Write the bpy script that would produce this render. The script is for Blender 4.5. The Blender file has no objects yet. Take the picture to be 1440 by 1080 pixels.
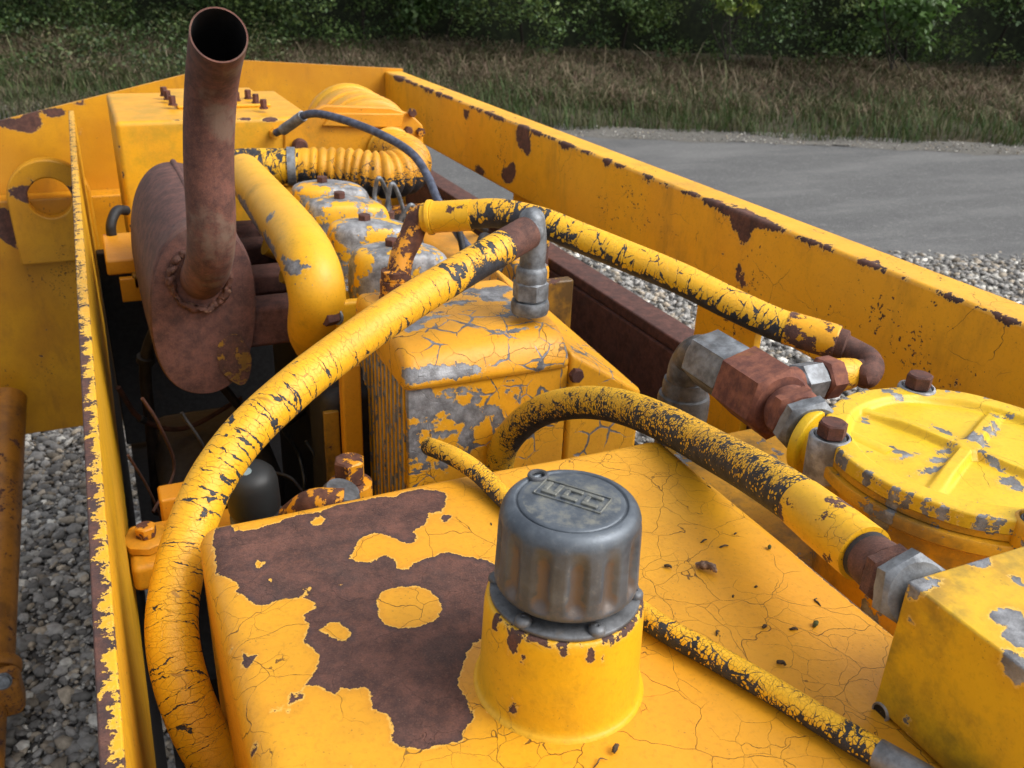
import bpy, bmesh, math, random
import numpy as np
from mathutils import Vector, Matrix
random.seed(7); RNG = np.random.default_rng(7)
scene = bpy.context.scene
COL = scene.collection
R_ = math.radians

# ------------------------------------------------------------------ camera
FPX = 1270.0                                   # focal length in pixels of a 1440 px wide picture
CAM = np.array([0.0, 0.0, 1.60])
def _n(v):
    v = np.array(v, float); return v / np.linalg.norm(v)
_dn = _n([-113.7, 2718, 1270]); _fy = np.array([-635, -620, 1270.0]); _fy = _n(_fy - _dn * (_fy @ _dn))
_up = -_dn; _rx = np.cross(_fy, _up)
if _rx[0] < 0: _rx = -_rx
ROT = np.array([_rx, _fy, _up])                # rows: machine right, machine forward, up (in camera axes x right, y down, z ahead)
def at(px, py, x=None, y=None, z=None, dep=None):
    """sight line through a picture point met with the plane x=, y= or z= (z below eye level) or at a depth"""
    d = ROT @ np.array([px - 720, py - 540, FPX])
    if dep is not None: s = dep / FPX
    elif x is not None: s = x / d[0]
    elif y is not None: s = y / d[1]
    else: s = z / d[2]
    return CAM + s * d
def depth_of(p): return float((ROT.T @ (np.array(p) - CAM))[2])
EYE = 1.60
cd = bpy.data.cameras.new('camera'); cam = bpy.data.objects.new('camera', cd); COL.objects.link(cam)
cd.sensor_fit = 'HORIZONTAL'; cd.sensor_width = 36.0; cd.lens = 36.0 * FPX / 1440.0
cd.clip_start = 0.02; cd.clip_end = 200
Mc = np.array([ROT[:, 0], -ROT[:, 1], -ROT[:, 2]]).T
M4 = Matrix.Identity(4)
for i in range(3):
    for j in range(3): M4[i][j] = Mc[i][j]
    M4[i][3] = CAM[i]
cam.matrix_world = M4
cd.dof.use_dof = True; cd.dof.focus_distance = 0.68; cd.dof.aperture_fstop = 20.0
scene.camera = cam

# ------------------------------------------------------------------ sky, sun, exposure (overcast)
SUN_EL, SUN_AZ = 46.0, 128.0                   # degrees; azimuth clockwise from machine forward
w = bpy.data.worlds.new('World'); scene.world = w; w.use_nodes = True
nt = w.node_tree; nt.nodes.clear()
sk = nt.nodes.new('ShaderNodeTexSky'); sk.sky_type = 'NISHITA'; sk.sun_disc = False
sk.sun_elevation = R_(SUN_EL); sk.sun_rotation = R_(SUN_AZ); sk.air_density = 1.0; sk.dust_density = 5.0; sk.ozone_density = 1.0
hs = nt.nodes.new('ShaderNodeHueSaturation'); hs.inputs['Saturation'].default_value = 0.22
bgn = nt.nodes.new('ShaderNodeBackground'); bgn.inputs['Strength'].default_value = 0.15
wo = nt.nodes.new('ShaderNodeOutputWorld')
nt.links.new(sk.outputs[0], hs.inputs['Color']); nt.links.new(hs.outputs[0], bgn.inputs[0]); nt.links.new(bgn.outputs[0], wo.inputs[0])
sl = bpy.data.lights.new('sun', 'SUN'); sl.energy = 0.85; sl.angle = R_(38); sl.color = (1.0, 0.965, 0.91)
so = bpy.data.objects.new('sun', sl); COL.objects.link(so)
sd_ = Vector((math.sin(R_(SUN_AZ)) * math.cos(R_(SUN_EL)), math.cos(R_(SUN_AZ)) * math.cos(R_(SUN_EL)), math.sin(R_(SUN_EL))))
so.rotation_euler = sd_.to_track_quat('Z', 'Y').to_euler()
vs = scene.view_settings; vs.view_transform = 'Standard'; vs.look = 'None'; vs.gamma = 1.0; vs.exposure = 0.62; vs.use_curve_mapping = False
scene.cycles.max_bounces = 5; scene.cycles.diffuse_bounces = 2; scene.cycles.glossy_bounces = 2; scene.cycles.transmission_bounces = 2

# ------------------------------------------------------------------ node helpers
class G:
    def __init__(s, name):
        s.m = bpy.data.materials.new(name); s.m.use_nodes = True; s.t = s.m.node_tree; s.t.nodes.clear()
        s.out = s.t.nodes.new('ShaderNodeOutputMaterial'); s.b = s.t.nodes.new('ShaderNodeBsdfPrincipled')
        s.t.links.new(s.b.outputs[0], s.out.inputs[0])
    def set(s, sock, v):
        if isinstance(v, bpy.types.NodeSocket): s.t.links.new(v, sock)
        elif v is not None:
            if isinstance(v, tuple) and len(v) == 3 and sock.type == 'RGBA': v = (*v, 1)
            sock.default_value = v
    def math(s, op, a, b=None, c=None, clamp=False):
        n = s.t.nodes.new('ShaderNodeMath'); n.operation = op; n.use_clamp = clamp
        s.set(n.inputs[0], a)
        if b is not None: s.set(n.inputs[1], b)
        if c is not None: s.set(n.inputs[2], c)
        return n.outputs[0]
    def mix(s, f, a, b, mode='MIX'):
        n = s.t.nodes.new('ShaderNodeMix'); n.data_type = 'RGBA'; n.blend_type = mode
        s.set(n.inputs[0], f); s.set(n.inputs[6], a); s.set(n.inputs[7], b); return n.outputs[2]
    def step(s, v, lo, hi, a=0.0, b=1.0):
        n = s.t.nodes.new('ShaderNodeMapRange'); n.interpolation_type = 'SMOOTHSTEP'
        s.set(n.inputs[0], v); s.set(n.inputs[1], lo); s.set(n.inputs[2], hi); s.set(n.inputs[3], a); s.set(n.inputs[4], b); return n.outputs[0]
    def lin(s, v, lo, hi, a=0.0, b=1.0):
        n = s.t.nodes.new('ShaderNodeMapRange')
        s.set(n.inputs[0], v); s.set(n.inputs[1], lo); s.set(n.inputs[2], hi); s.set(n.inputs[3], a); s.set(n.inputs[4], b); return n.outputs[0]
    def attr(s, name, vec=False):
        n = s.t.nodes.new('ShaderNodeAttribute'); n.attribute_name = name
        return n.outputs['Vector'] if vec else n.outputs['Fac']
    def acol(s, name):
        n = s.t.nodes.new('ShaderNodeAttribute'); n.attribute_name = name; return n.outputs['Color']
    def obj(s):
        n = s.t.nodes.new('ShaderNodeTexCoord'); return n.outputs['Object']
    def scale(s, vec, sc):
        n = s.t.nodes.new('ShaderNodeVectorMath'); n.operation = 'MULTIPLY'; s.set(n.inputs[0], vec); n.inputs[1].default_value = sc; return n.outputs[0]
    def add(s, a, b):
        n = s.t.nodes.new('ShaderNodeVectorMath'); n.operation = 'ADD'; s.set(n.inputs[0], a); s.set(n.inputs[1], b); return n.outputs[0]
    def noise(s, vec, sc, det=6.0, ro=0.6, dist=0.0, col=False):
        n = s.t.nodes.new('ShaderNodeTexNoise'); s.set(n.inputs['Vector'], vec); n.inputs['Scale'].default_value = sc
        n.inputs['Detail'].default_value = det; n.inputs['Roughness'].default_value = ro; n.inputs['Distortion'].default_value = dist
        return n.outputs['Color'] if col else n.outputs['Fac']
    def warp(s, vec, sc, amt, det=3.0):
        c = s.noise(vec, sc, det, 0.55, col=True)
        n = s.t.nodes.new('ShaderNodeVectorMath'); n.operation = 'SUBTRACT'; s.set(n.inputs[0], c); n.inputs[1].default_value = (.5, .5, .5)
        return s.add(vec, s.scale(n.outputs[0], (amt, amt, amt)))
    def vor(s, vec, sc, feat='DISTANCE_TO_EDGE', out=0, rnd=1.0):
        n = s.t.nodes.new('ShaderNodeTexVoronoi'); n.feature = feat; s.set(n.inputs['Vector'], vec); n.inputs['Scale'].default_value = sc
        n.inputs['Randomness'].default_value = rnd
        return n.outputs[out]
    def bump(s, h, dist, strength=1.0):
        n = s.t.nodes.new('ShaderNodeBump'); n.inputs['Distance'].default_value = dist; n.inputs['Strength'].default_value = strength
        s.set(n.inputs['Height'], h); s.set(s.b.inputs['Normal'], n.outputs[0])
    def fin(s, col, rough, metal=None, spec=None):
        s.set(s.b.inputs['Base Color'], col); s.set(s.b.inputs['Roughness'], rough)
        if metal is not None: s.set(s.b.inputs['Metallic'], metal)
        if spec is not None: s.set(s.b.inputs['Specular IOR Level'], spec)
        return s.m

YEL = (0.82, 0.40, 0.008); ORA = (0.76, 0.315, 0.010); LEM = (0.74, 0.475, 0.010)
def under_col(g, co, kind):
    if kind == 'rust':
        a = g.noise(co, 55, 8, .7); b = g.noise(co, 420, 4, .7); c = g.noise(co, 16, 5, .6)
        col = g.mix(g.step(a, .35, .68), (0.062, 0.030, 0.026), (0.150, 0.070, 0.055)); e_ = g.noise(co, 150, 6, .7); col = g.mix(g.step(e_, .50, .72, 0, .6), col, (.045, .026, .026)); col = g.mix(g.step(e_, .50, .32, 0, .5), col, (.17, .075, .05))
        col = g.mix(g.step(c, .52, .75, 0, .5), col, (0.055, 0.042, 0.042))
        x_ = g.noise(co, 900, 3, .75); col = g.mix(g.step(x_, .52, .70, 0, .55), col, (.028, .018, .018)); col = g.mix(g.step(x_, .46, .30, 0, .55), col, (.21, .115, .085)); col = g.mix(g.step(b, .66, .72, 0, .55), col, (0.27, 0.19, 0.15))
        col = g.mix(1.0, col, (1.0, .90, .82), 'MULTIPLY'); return col, 0.82, 0.0, b
    if kind == 'ochre':
        a = g.noise(co, 60, 8, .7); b = g.noise(co, 400, 4, .7)
        col = g.mix(g.step(a, .35, .7), (0.06, 0.022, 0.016), (0.16, 0.062, 0.034))
        return col, .85, 0.0, b
    if kind == 'alu':
        a = g.noise(co, 70, 8, .65); b = g.noise(co, 500, 3, .7)
        col = g.mix(g.step(a, .32, .72), (0.15, 0.15, 0.155), (0.40, 0.41, 0.43))
        return col, 0.52, 0.35, b
    a = g.noise(co, 90, 6, .65); b = g.noise(co, 600, 3, .7)
    return g.mix(g.step(a, .35, .7), (0.012, 0.013, 0.017), (0.036, 0.038, 0.046)), 0.62, 0.0, b

def paint(name, under='rust', p1=YEL, p2=ORA, thr=0.72, sc=26.0, jag=0.5, chip=False, jagsc=220.0,
          crack=None, gate=0.5, grime=0.25, rough=0.47, streak=0.0, speck=0.74, grimecol=(0.24, 0.14, 0.02), flake=None, scratch=.35):
    """old brushed paint over rust, alloy or rubber; attribute 'chip' is the distance in metres inside a bare patch"""
    g = G(name); co = g.obj()
    f = g.noise(co, sc, 7, .68)
    bare = g.step(f, thr, thr + .012)
    if chip:
        j = g.math('SUBTRACT', g.noise(co, jagsc, 6, .7), .5); k = g.math('SUBTRACT', g.noise(co, jagsc * .25, 4, .6), .5)
        v = g.math('ADD', g.math('MULTIPLY', g.attr('chip'), 260.0), g.math('MULTIPLY', j, jag * 3.0))
        v = g.math('ADD', v, g.math('MULTIPLY', k, jag * 2.2))
        v = g.math('MULTIPLY', v, 1.0)
        bare = g.math('MAXIMUM', bare, g.step(v, 0.0, .07))
        halo = g.step(v, -1.6, 0.1); lip_hilite = g.math('MULTIPLY', g.step(v, -.30, -.05), g.math('SUBTRACT', 1.0, g.step(v, 0.0, .07))); scale_shade = g.math('MULTIPLY', g.step(v, 1.6, .15), g.step(k, -.06, .10))  # pale raw edge doubles as painted highlight, dark edge rust as painted shadow
    sp = g.noise(co, 170, 4, .6); cl = g.noise(co, 7, 4, .65); bare = g.math('MAXIMUM', bare, g.step(g.math('ADD', sp, g.math('MULTIPLY', g.math('SUBTRACT', cl, .5), .55)), speck, speck + .02))
    if flake:
        fd = g.vor(g.warp(co, 40, .012), flake[0]); fg = g.step(g.noise(co, 14, 4, .6), flake[2], flake[2] + .25)
        bare = g.math('MAXIMUM', bare, g.step(g.math('SUBTRACT', g.math('MULTIPLY', fg, flake[1]), fd), 0, .012))
    big = g.noise(co, 5.5, 4, .55); mid = g.noise(co, 34, 6, .65); fine = g.noise(co, 260, 4, .6)
    col = g.mix(g.step(big, .35, .66), p1, p2)
    col = g.mix(g.step(mid, .42, .72, 0, .45), col, (p1[0] * .82, p1[1] * .78, p1[2]))
    col = g.mix(g.step(fine, .50, .72, 0, .32), col, (p1[0] * .6, p1[1] * .55, p1[2]))
    gt0 = g.noise(co, 17, 3, .6); bl_ = g.noise(co, 2.6, 4, .6); col = g.mix(g.step(bl_, .42, .72, 0, .30), col, (min(.9, p1[0] * 1.04), p1[1] * 1.14, p1[2] * 3 + .02))
    s1 = g.noise(g.scale(co, (700, 60, 60)), 1.0, 2, .5, .6)
    scm = g.math('MULTIPLY', g.step(s1, .66, .74), g.step(gt0, .48, .66))
    col = g.mix(g.math('MULTIPLY', scm, scratch), col, (p1[0] * .45, p1[1] * .36, p1[2]))
    ds = g.noise(co, 480, 2, .5); col = g.mix(g.math('MULTIPLY', g.step(ds, .66, .72), g.step(mid, .42, .62, 0, .55)), col, (.16, .08, .02))
    gr = g.noise(g.scale(co, (1, 1, .35)) if streak else co, 13, 6, .7)
    col = g.mix(g.step(gr, .42 if grime > .6 else .50, .66 if grime > .6 else .74, 0, grime), col, grimecol)
    if chip:
        col = g.mix(g.math('MULTIPLY', halo, .20), col, (.42, .13, .01)); col = g.mix(g.math('MULTIPLY', lip_hilite, .45), col, (.90, .60, .16))
    hgt = g.math('SUBTRACT', 1.0, bare)
    if crack:
        csc, cw = crack
        wv = g.warp(g.warp(co, 14, .035), 60, .008)
        d = g.vor(wv, csc); gt = g.step(g.noise(co, 9, 3, .5), gate, gate + .08)
        ck = g.math('MULTIPLY', g.step(d, cw * .4, cw, 1, 0), gt)
        d2 = g.vor(g.add(wv, (3.1, 1.7, .4)), csc * 2.1); gt2 = g.step(g.noise(g.add(co, (7, 3, 1)), 11, 3, .5), gate + .08, gate + .14)
        ck = g.math('MAXIMUM', ck, g.math('MULTIPLY', g.step(d2, cw * .5, cw * 1.1, 1, 0), gt2))
        col = g.mix(g.math('MULTIPLY', ck, .82), col, (.085, .04, .012))
        hgt = g.math('SUBTRACT', hgt, g.math('MULTIPLY', ck, .7))
    uc, ur, um, ub = under_col(g, co, under)
    if chip: uc = g.mix(g.math('MULTIPLY', scale_shade, .6), uc, (.030, .024, .028) if under == 'rust' else (.10, .10, .11))
    col = g.mix(bare, col, uc)
    rg = g.mix(bare, (rough,) * 3, (ur,) * 3)
    rg = g.math('ADD', g.math('MULTIPLY', rg, 1.0), g.math('MULTIPLY', g.math('SUBTRACT', mid, .5), .25))
    hgt = g.math('ADD', hgt, g.math('MULTIPLY', g.math('MULTIPLY', ub, bare), .55))
    hgt = g.math('ADD', hgt, g.math('MULTIPLY', mid, .6)); hgt = g.math('ADD', hgt, g.math('MULTIPLY', fine, .22))
    g.bump(hgt, .0013, .85)
    return g.fin(col, rg, g.math('MULTIPLY', bare, um))

def hose_paint(name, cell=(150, 70), cell2=(40, 12), w0=.03, w1=.5, w2=.05, drop=.8, p1=YEL, p2=ORA, grime=.3, net=.45, amp=.95):
    """paint crazed into flakes on black rubber; 'wear' 0..1 says how much has gone, 'surf' is (along, around)"""
    g = G(name); su = g.attr('surf', True); co = g.obj(); we = g.attr('wear')
    c0 = 1.0 / max(cell); wv = g.warp(g.warp(su, .5 / c0 * .3, c0 * .9, 2), 1.6 / c0, c0 * .25, 2)
    sc = g.scale(wv, (cell[0], cell[1], 1.0))
    d = g.vor(sc, 1.0); rid = g.vor(sc, 1.0, 'F1', 1)
    sp = g.t.nodes.new('ShaderNodeSeparateColor'); g.set(sp.inputs[0], rid)
    n1 = g.noise(su, 95, 4, .65); n2 = g.noise(su, 34, 4, .6); n3 = g.noise(su, 420, 4, .65)
    we2 = g.math('ADD', we, g.math('MULTIPLY', g.math('SUBTRACT', n2, .5), amp))
    we2 = g.math('ADD', we2, g.math('MULTIPLY', g.math('SUBTRACT', n3, .5), .35))
    wc = g.math('MAXIMUM', we2, 0.0)
    width = g.math('MULTIPLY', g.math('MULTIPLY', wc, wc), w1)
    jag = g.math('MULTIPLY', g.math('SUBTRACT', n3, .5), .10)
    ck = g.step(g.math('SUBTRACT', g.math('ADD', width, g.math('MULTIPLY', jag, g.step(wc, .15, .5))), d), 0.0, .03)
    wv2 = g.warp(g.warp(su, 60, .010, 3), 300, .0025, 3)
    d2 = g.vor(g.add(g.scale(wv2, (cell2[0], cell2[1], 1.0)), (4.3, 2.1, 0)), 1.0)
    wd2 = g.math('MULTIPLY', g.math('MULTIPLY', g.step(g.math('ADD', we2, g.math('MULTIPLY', n1, .3)), .0, .75), g.step(n1, .36, .62)), w2)
    ck = g.math('MAXIMUM', ck, g.step(g.math('SUBTRACT', wd2, d2), -.002, .006))
    dr = g.step(g.math('SUBTRACT', g.math('MULTIPLY', wc, drop), g.math('ADD', g.math('MULTIPLY', sp.outputs[0], .75), .20)), 0, .03)
    dr2 = g.step(we2, .84, .88)
    bare = g.math('MAXIMUM', g.math('MAXIMUM', ck, dr), dr2)
    big = g.noise(co, 9, 3, .55); fine = g.noise(su, 700, 3, .6)
    col = g.mix(g.step(big, .35, .66), p1, p2)
    col = g.mix(g.step(n1, .45, .8, 0, .35), col, (p1[0] * .78, p1[1] * .68, p1[2]))
    col = g.mix(g.step(fine, .5, .75, 0, .25), col, (p1[0] * .65, p1[1] * .52, p1[2]))
    gr = g.noise(co, 18, 5, .7); col = g.mix(g.step(gr, .5, .75, 0, grime), col, (.26, .14, .02))
    fn = g.step(d, w0 * .3, w0, net, 0); col = g.mix(g.math('MULTIPLY', fn, g.step(n2, .35, .6, .25, 1)), col, (.12, .055, .012))
    uc, ur, um, ub = under_col(g, co, 'rubber')
    col = g.mix(bare, col, uc)
    rg = g.mix(bare, (.5,) * 3, (ur,) * 3)
    h = g.math('ADD', g.math('SUBTRACT', 1.0, bare), g.math('MULTIPLY', fine, .4))
    h = g.math('SUBTRACT', h, g.math('MULTIPLY', fn, .5))
    h = g.math('ADD', h, g.math('MULTIPLY', n1, .8))
    g.bump(h, .0008, .85)
    return g.fin(col, rg)

def bare(name, kind, tint=None, rough=None, metal=None, spots=None):
    g = G(name); co = g.obj(); c, r, m, b = under_col(g, co, kind)
    if tint: c = g.mix(1.0, c, tint, 'MULTIPLY')
    if spots:
        s = g.noise(co, spots[0], 7, .65); c = g.mix(g.step(s, spots[1], spots[1] + .12, 0, .85), c, spots[2])
    md = g.noise(co, 45, 6, .6)
    g.bump(g.math('ADD', g.math('MULTIPLY', b, .6), md), .0006, .7)
    return g.fin(c, r if rough is None else rough, m if metal is None else metal)

MAT = {}
MAT['tank'] = paint('tank paint', 'rust', (.73, .345, .012), (.72, .315, .013), thr=.80, chip=True, crack=(22, .0045), gate=.36, grime=.10, speck=.80)
MAT['neck'] = paint('neck paint', 'rust', (.80, .43, .008), (.78, .39, .010), thr=.78, chip=True, jag=1.0, crack=(28, .006), gate=.52, grime=.45, speck=.75)
MAT['frame'] = paint('frame paint', 'rust', (.86, .43, .010), (.80, .375, .010), jag=1.25, jagsc=130, thr=.74, sc=15, chip=True, crack=(13, .0035), gate=.50, grime=.42, speck=.70, streak=1)
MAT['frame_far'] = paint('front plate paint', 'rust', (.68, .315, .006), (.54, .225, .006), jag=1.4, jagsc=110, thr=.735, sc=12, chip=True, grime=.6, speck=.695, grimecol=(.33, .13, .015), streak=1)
MAT['plate'] = paint('side plate paint', 'rust', (.84, .45, .012), (.70, .36, .016), thr=.78, chip=True, grime=.3, speck=.73, jagsc=260, jag=.8)
MAT['fuel'] = paint('fuel tank paint', 'rust', (.78, .37, .008), (.74, .33, .010), thr=.80, chip=True, grime=.65, speck=.74, grimecol=(.42, .25, .015))
MAT['lemon'] = paint('lemon paint on alloy', 'alu', LEM, (.74, .445, .011), thr=.665, sc=30, jag=.95, chip=True, crack=(24, .005), gate=.5, grime=.12, speck=.745)
MAT['lemon_dirty'] = paint('housing paint on alloy', 'alu', (.74, .36, .010), (.62, .29, .012), thr=.565, sc=20, chip=True, grime=.85, speck=.74, grimecol=(.16, .10, .03))
MAT['block'] = paint('valve block paint', 'alu', (.74, .43, .010), (.62, .35, .012), thr=.80, chip=True, grime=.85, speck=.76, grimecol=(.20, .135, .02))
MAT['cooler'] = paint('cooler paint on alloy', 'alu', (.80, .375, .012), (.74, .325, .012), thr=.70, sc=17, chip=True, crack=(17, .006), gate=.45, grime=.2, speck=.745, jag=1.5, jagsc=110, flake=(34, .085, .44))
MAT['rocker'] = paint('rocker paint on alloy', 'alu', (.80, .43, .010), (.76, .37, .012), thr=.465, sc=19, grime=.3, speck=.74)
MAT['fin'] = paint('fin paint', 'alu', (.84, .42, .012), (.78, .36, .012), thr=.56, sc=60, grime=.3)
MAT['manifold'] = paint('manifold paint', 'alu', (.80, .42, .010), (.78, .38, .010), thr=.70, sc=12, chip=True, jag=1.6, jagsc=110, crack=(10, .006), gate=.6, grime=.5, speck=.73)
MAT['yellow'] = paint('old yellow paint', 'rust', (.72, .31, .008), (.62, .25, .010), thr=.70, sc=24, grime=.5, speck=.73)
MAT['yellow_dark'] = paint('grimy yellow paint', 'rust', (.34, .17, .010), (.20, .10, .012), thr=.60, sc=20, grime=.8, grimecol=(.03, .02, .012))
MAT['strut'] = paint('strut paint', 'ochre', (.50, .19, .010), (.34, .13, .010), thr=.60, sc=24, grime=.7, speck=.66, grimecol=(.12, .05, .015))
MAT['sleeve'] = paint('sleeve paint', 'rust', (.82, .445, .008), (.80, .40, .008), thr=.60, sc=32, crack=(40, .008), gate=.48, grime=.25, speck=.70)
MAT['elbow_rust'] = paint('rusty elbow with paint left', 'ochre', (.74, .31, .010), (.72, .28, .010), thr=.46, sc=42, grime=.3)
MAT['rust_some_paint'] = paint('rusty steel with few paint flecks', 'rust', (.78, .36, .008), (.78, .34, .008), thr=.30, sc=46, grime=.2)
MAT['half_paint'] = paint('half painted ferrule', 'rust', (.80, .38, .008), (.78, .35, .008), thr=.50, sc=38, grime=.2)
MAT['rust_few'] = paint('rusty nut with paint specks', 'rust', (.78, .36, .008), (.78, .34, .008), thr=.34, sc=60, grime=.2)
MAT['rust'] = bare('brown rust', 'rust')
MAT['muffler'] = bare('muffler rust', 'rust', tint=(1.0, 1.02, 1.14), spots=(9, .60, (.12, .075, .062)))
MAT['pipe'] = bare('stack rust', 'rust', tint=(1.10, 1.02, 1.0), spots=(14, .52, (.16, .105, .075)))
MAT['weld'] = bare('weld bead', 'rust', tint=(.9, .85, .8), spots=(160, .55, (.22, .13, .085)))
MAT['ochre'] = bare('red rust', 'ochre', tint=(1.75, 1.65, 1.75), spots=(26, .58, (.26, .10, .04)))
MAT['zinc'] = bare('grey zinc', 'alu', tint=(.70, .74, .77), spots=(30, .66, (.16, .10, .045)))
MAT['zinc_fin'] = bare('grey fin', 'alu', tint=(.85, .92, 1.02))
MAT['zinc_dark'] = bare('dull zinc', 'alu', tint=(.42, .43, .44), spots=(24, .56, (.16, .11, .05)))
MAT['alloy'] = bare('bare alloy', 'alu', tint=(1.1, 1.1, 1.1))
MAT['rubber'] = bare('black rubber', 'rubber')
MAT['cable'] = bare('blue grey cable', 'rubber', tint=(2.6, 2.9, 3.6))
MAT['dark'] = bare('oily engine and bay shade black', 'rubber', tint=(.55, .5, .45), spots=(8, .6, (.03, .02, .014)))
MAT['rail'] = bare('brown rail', 'rust', tint=(.85, .85, .95))
MAT['bolt'] = bare('rusty bolt', 'rust', tint=(.85, .72, .7), spots=(120, .62, (.16, .07, .03)))
def cap_mat():
    g = G('cap steel'); co = g.obj(); a = g.noise(co, 40, 7, .65); b = g.noise(co, 160, 6, .65); c = g.noise(co, 900, 3, .6)
    col = g.mix(g.step(a, .35, .68), (.068, .082, .102), (.135, .157, .182))
    r = g.attr('wear')                                   # brown bloom left in the hollows of the flutes and on the lower skirt
    v = g.math('ADD', r, g.math('MULTIPLY', g.math('SUBTRACT', b, .5), .9))
    col = g.mix(g.step(v, .42, .72, 0, .85), col, (.15, .118, .098))
    col = g.mix(g.step(b, .60, .74, 0, .35), col, (.27, .27, .24))
    d = g.attr('chip'); col = g.mix(g.math('MULTIPLY', g.step(g.math('ADD', d, g.math('MULTIPLY', g.math('SUBTRACT', b, .5), 1.1)), .45, .8), .7), col, (.25, .245, .20))
    g.bump(g.math('ADD', g.math('MULTIPLY', b, 1.0), g.math('MULTIPLY', c, .4)), .0004, .6)
    return g.fin(col, g.lin(b, .3, .7, .34, .55), .4)
MAT['cap'] = cap_mat()

# ------------------------------------------------------------------ mesh helpers
class MB:
    def __init__(s): s.v = []; s.f = []; s.a = {}; s.n = 0
    def put(s, V, F, **at_):
        V = np.asarray(V, float); off = s.n; s.v.append(V); s.n += len(V)
        s.f += [tuple(int(i) + off for i in q) for q in F]
        for k, x in at_.items(): s.a.setdefault(k, []).append((off, np.asarray(x, float)))
        return s
    def build(s, name, mat, parent=None, smooth=40, bevel=0, seg=2, chip=None, wear=None, origin=None, rough=0.0):
        V = np.concatenate(s.v) if s.v else np.zeros((0, 3))
        if rough: V = V + lump(V, 22) * rough
        o0 = np.array(origin if origin is not None else (parent_origin(parent) if parent else (0, 0, 0)), float)
        me = bpy.data.meshes.new(name); me.from_pydata((V - o0).tolist(), [], s.f); me.validate(); me.update()
        if smooth:
            me.shade_smooth(); me.set_sharp_from_angle(angle=R_(smooth))
        N = len(V)
        for k, lst in s.a.items():
            if lst[0][1].ndim == 2:
                A = me.attributes.new(k, 'FLOAT_VECTOR', 'POINT'); buf = np.zeros((N, 3))
                for off, x in lst: buf[off:off + len(x)] = x
                A.data.foreach_set('vector', buf.ravel())
            else:
                A = me.attributes.new(k, 'FLOAT', 'POINT'); buf = np.zeros(N)
                for off, x in lst: buf[off:off + len(x)] = x
                A.data.foreach_set('value', buf)
        for k, fn in (('chip', chip), ('wear', wear)):
            if fn is not None and k not in s.a:
                A = me.attributes.new(k, 'FLOAT', 'POINT'); A.data.foreach_set('value', np.asarray(fn(V), float).ravel())
            elif k == 'chip' and k not in s.a:
                A = me.attributes.new(k, 'FLOAT', 'POINT'); A.data.foreach_set('value', np.full(N, -.05))
        o = bpy.data.objects.new(name, me); COL.objects.link(o)
        me.materials.append(MAT[mat] if isinstance(mat, str) else mat)
        if parent: o.parent = parent; o.location = Vector(o0) - Vector(parent_origin(parent))
        else: o.location = o0
        if bevel:
            b = o.modifiers.new('bevel', 'BEVEL'); b.width = bevel; b.segments = seg; b.limit_method = 'ANGLE'; b.angle_limit = R_(35); b.harden_normals = False
        return o
def parent_origin(p):
    v = Vector((0, 0, 0))
    while p: v += p.location; p = p.parent
    return tuple(v)
def empty(name, loc): 
    o = bpy.data.objects.new(name, None); COL.objects.link(o); o.location = loc; o.empty_display_size = .05; return o
def tag(o, label=None, cat=None, group=None, kind=None):
    if label: o['label'] = label
    if cat: o['category'] = cat
    if group: o['group'] = group
    if kind: o['kind'] = kind
    return o
def thing(name, loc, label, cat, group=None): return tag(empty(name, loc), label, cat, group)
def lump(V, k):
    V = np.asarray(V)
    return np.stack([np.sin(V[:, 1] * k + 1.3) * np.cos(V[:, 2] * k * 1.3), np.sin(V[:, 0] * k * 1.1 + .4) * np.cos(V[:, 2] * k * .9 + 2), np.sin(V[:, 0] * k + V[:, 1] * k * .7)], 1)

def rbox(lo, hi, r, step=.02):
    """rounded box of fine quads"""
    lo = np.array(lo, float); hi = np.array(hi, float); V = []; F = []; n0 = 0
    def lin(a, b):
        m = max(2, int(round((b - a - 2 * r) / step)) + 1); q = np.linspace(a + r, b - r, m)
        e = [r * (1 - t) for t in (1, .72, .42, .18)]
        return np.r_[[a + x for x in e], q, [b - x for x in e[::-1]]]
    L = [lin(lo[i], hi[i]) for i in range(3)]
    for ax in range(3):
        u, v = [(1, 2), (2, 0), (0, 1)][ax]
        for side in (0, 1):
            U, W = np.meshgrid(L[u], L[v], indexing='ij'); P = np.zeros(U.shape + (3,))
            P[..., u] = U; P[..., v] = W; P[..., ax] = hi[ax] if side else lo[ax]
            V.append(P.reshape(-1, 3)); a, b = U.shape
            for i in range(a - 1):
                for j in range(b - 1):
                    q = (n0 + i * b + j, n0 + (i + 1) * b + j, n0 + (i + 1) * b + j + 1, n0 + i * b + j + 1)
                    F.append(q if side else q[::-1])
            n0 += a * b
    V = np.concatenate(V); c = np.clip(V, lo + r, hi - r); d = V - c; ln = np.linalg.norm(d, axis=1, keepdims=True)
    V = c + d / np.maximum(ln, 1e-9) * r
    key = {}; idx = np.zeros(len(V), int); out = []
    for i, p in enumerate(np.round(V, 6)):
        t = tuple(p)
        if t not in key: key[t] = len(out); out.append(V[i])
        idx[i] = key[t]
    F2 = []
    for q in F:
        t = [int(idx[i]) for i in q]; t2 = []
        for x in t:
            if x not in t2: t2.append(x)
        if len(t2) >= 3: F2.append(tuple(t2))
    return np.array(out), F2
def box(lo, hi):
    x0, y0, z0 = lo; x1, y1, z1 = hi
    V = [(x0, y0, z0), (x1, y0, z0), (x1, y1, z0), (x0, y1, z0), (x0, y0, z1), (x1, y0, z1), (x1, y1, z1), (x0, y1, z1)]
    return V, [(3, 2, 1, 0), (4, 5, 6, 7), (0, 1, 5, 4), (1, 2, 6, 5), (2, 3, 7, 6), (3, 0, 4, 7)]
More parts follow.
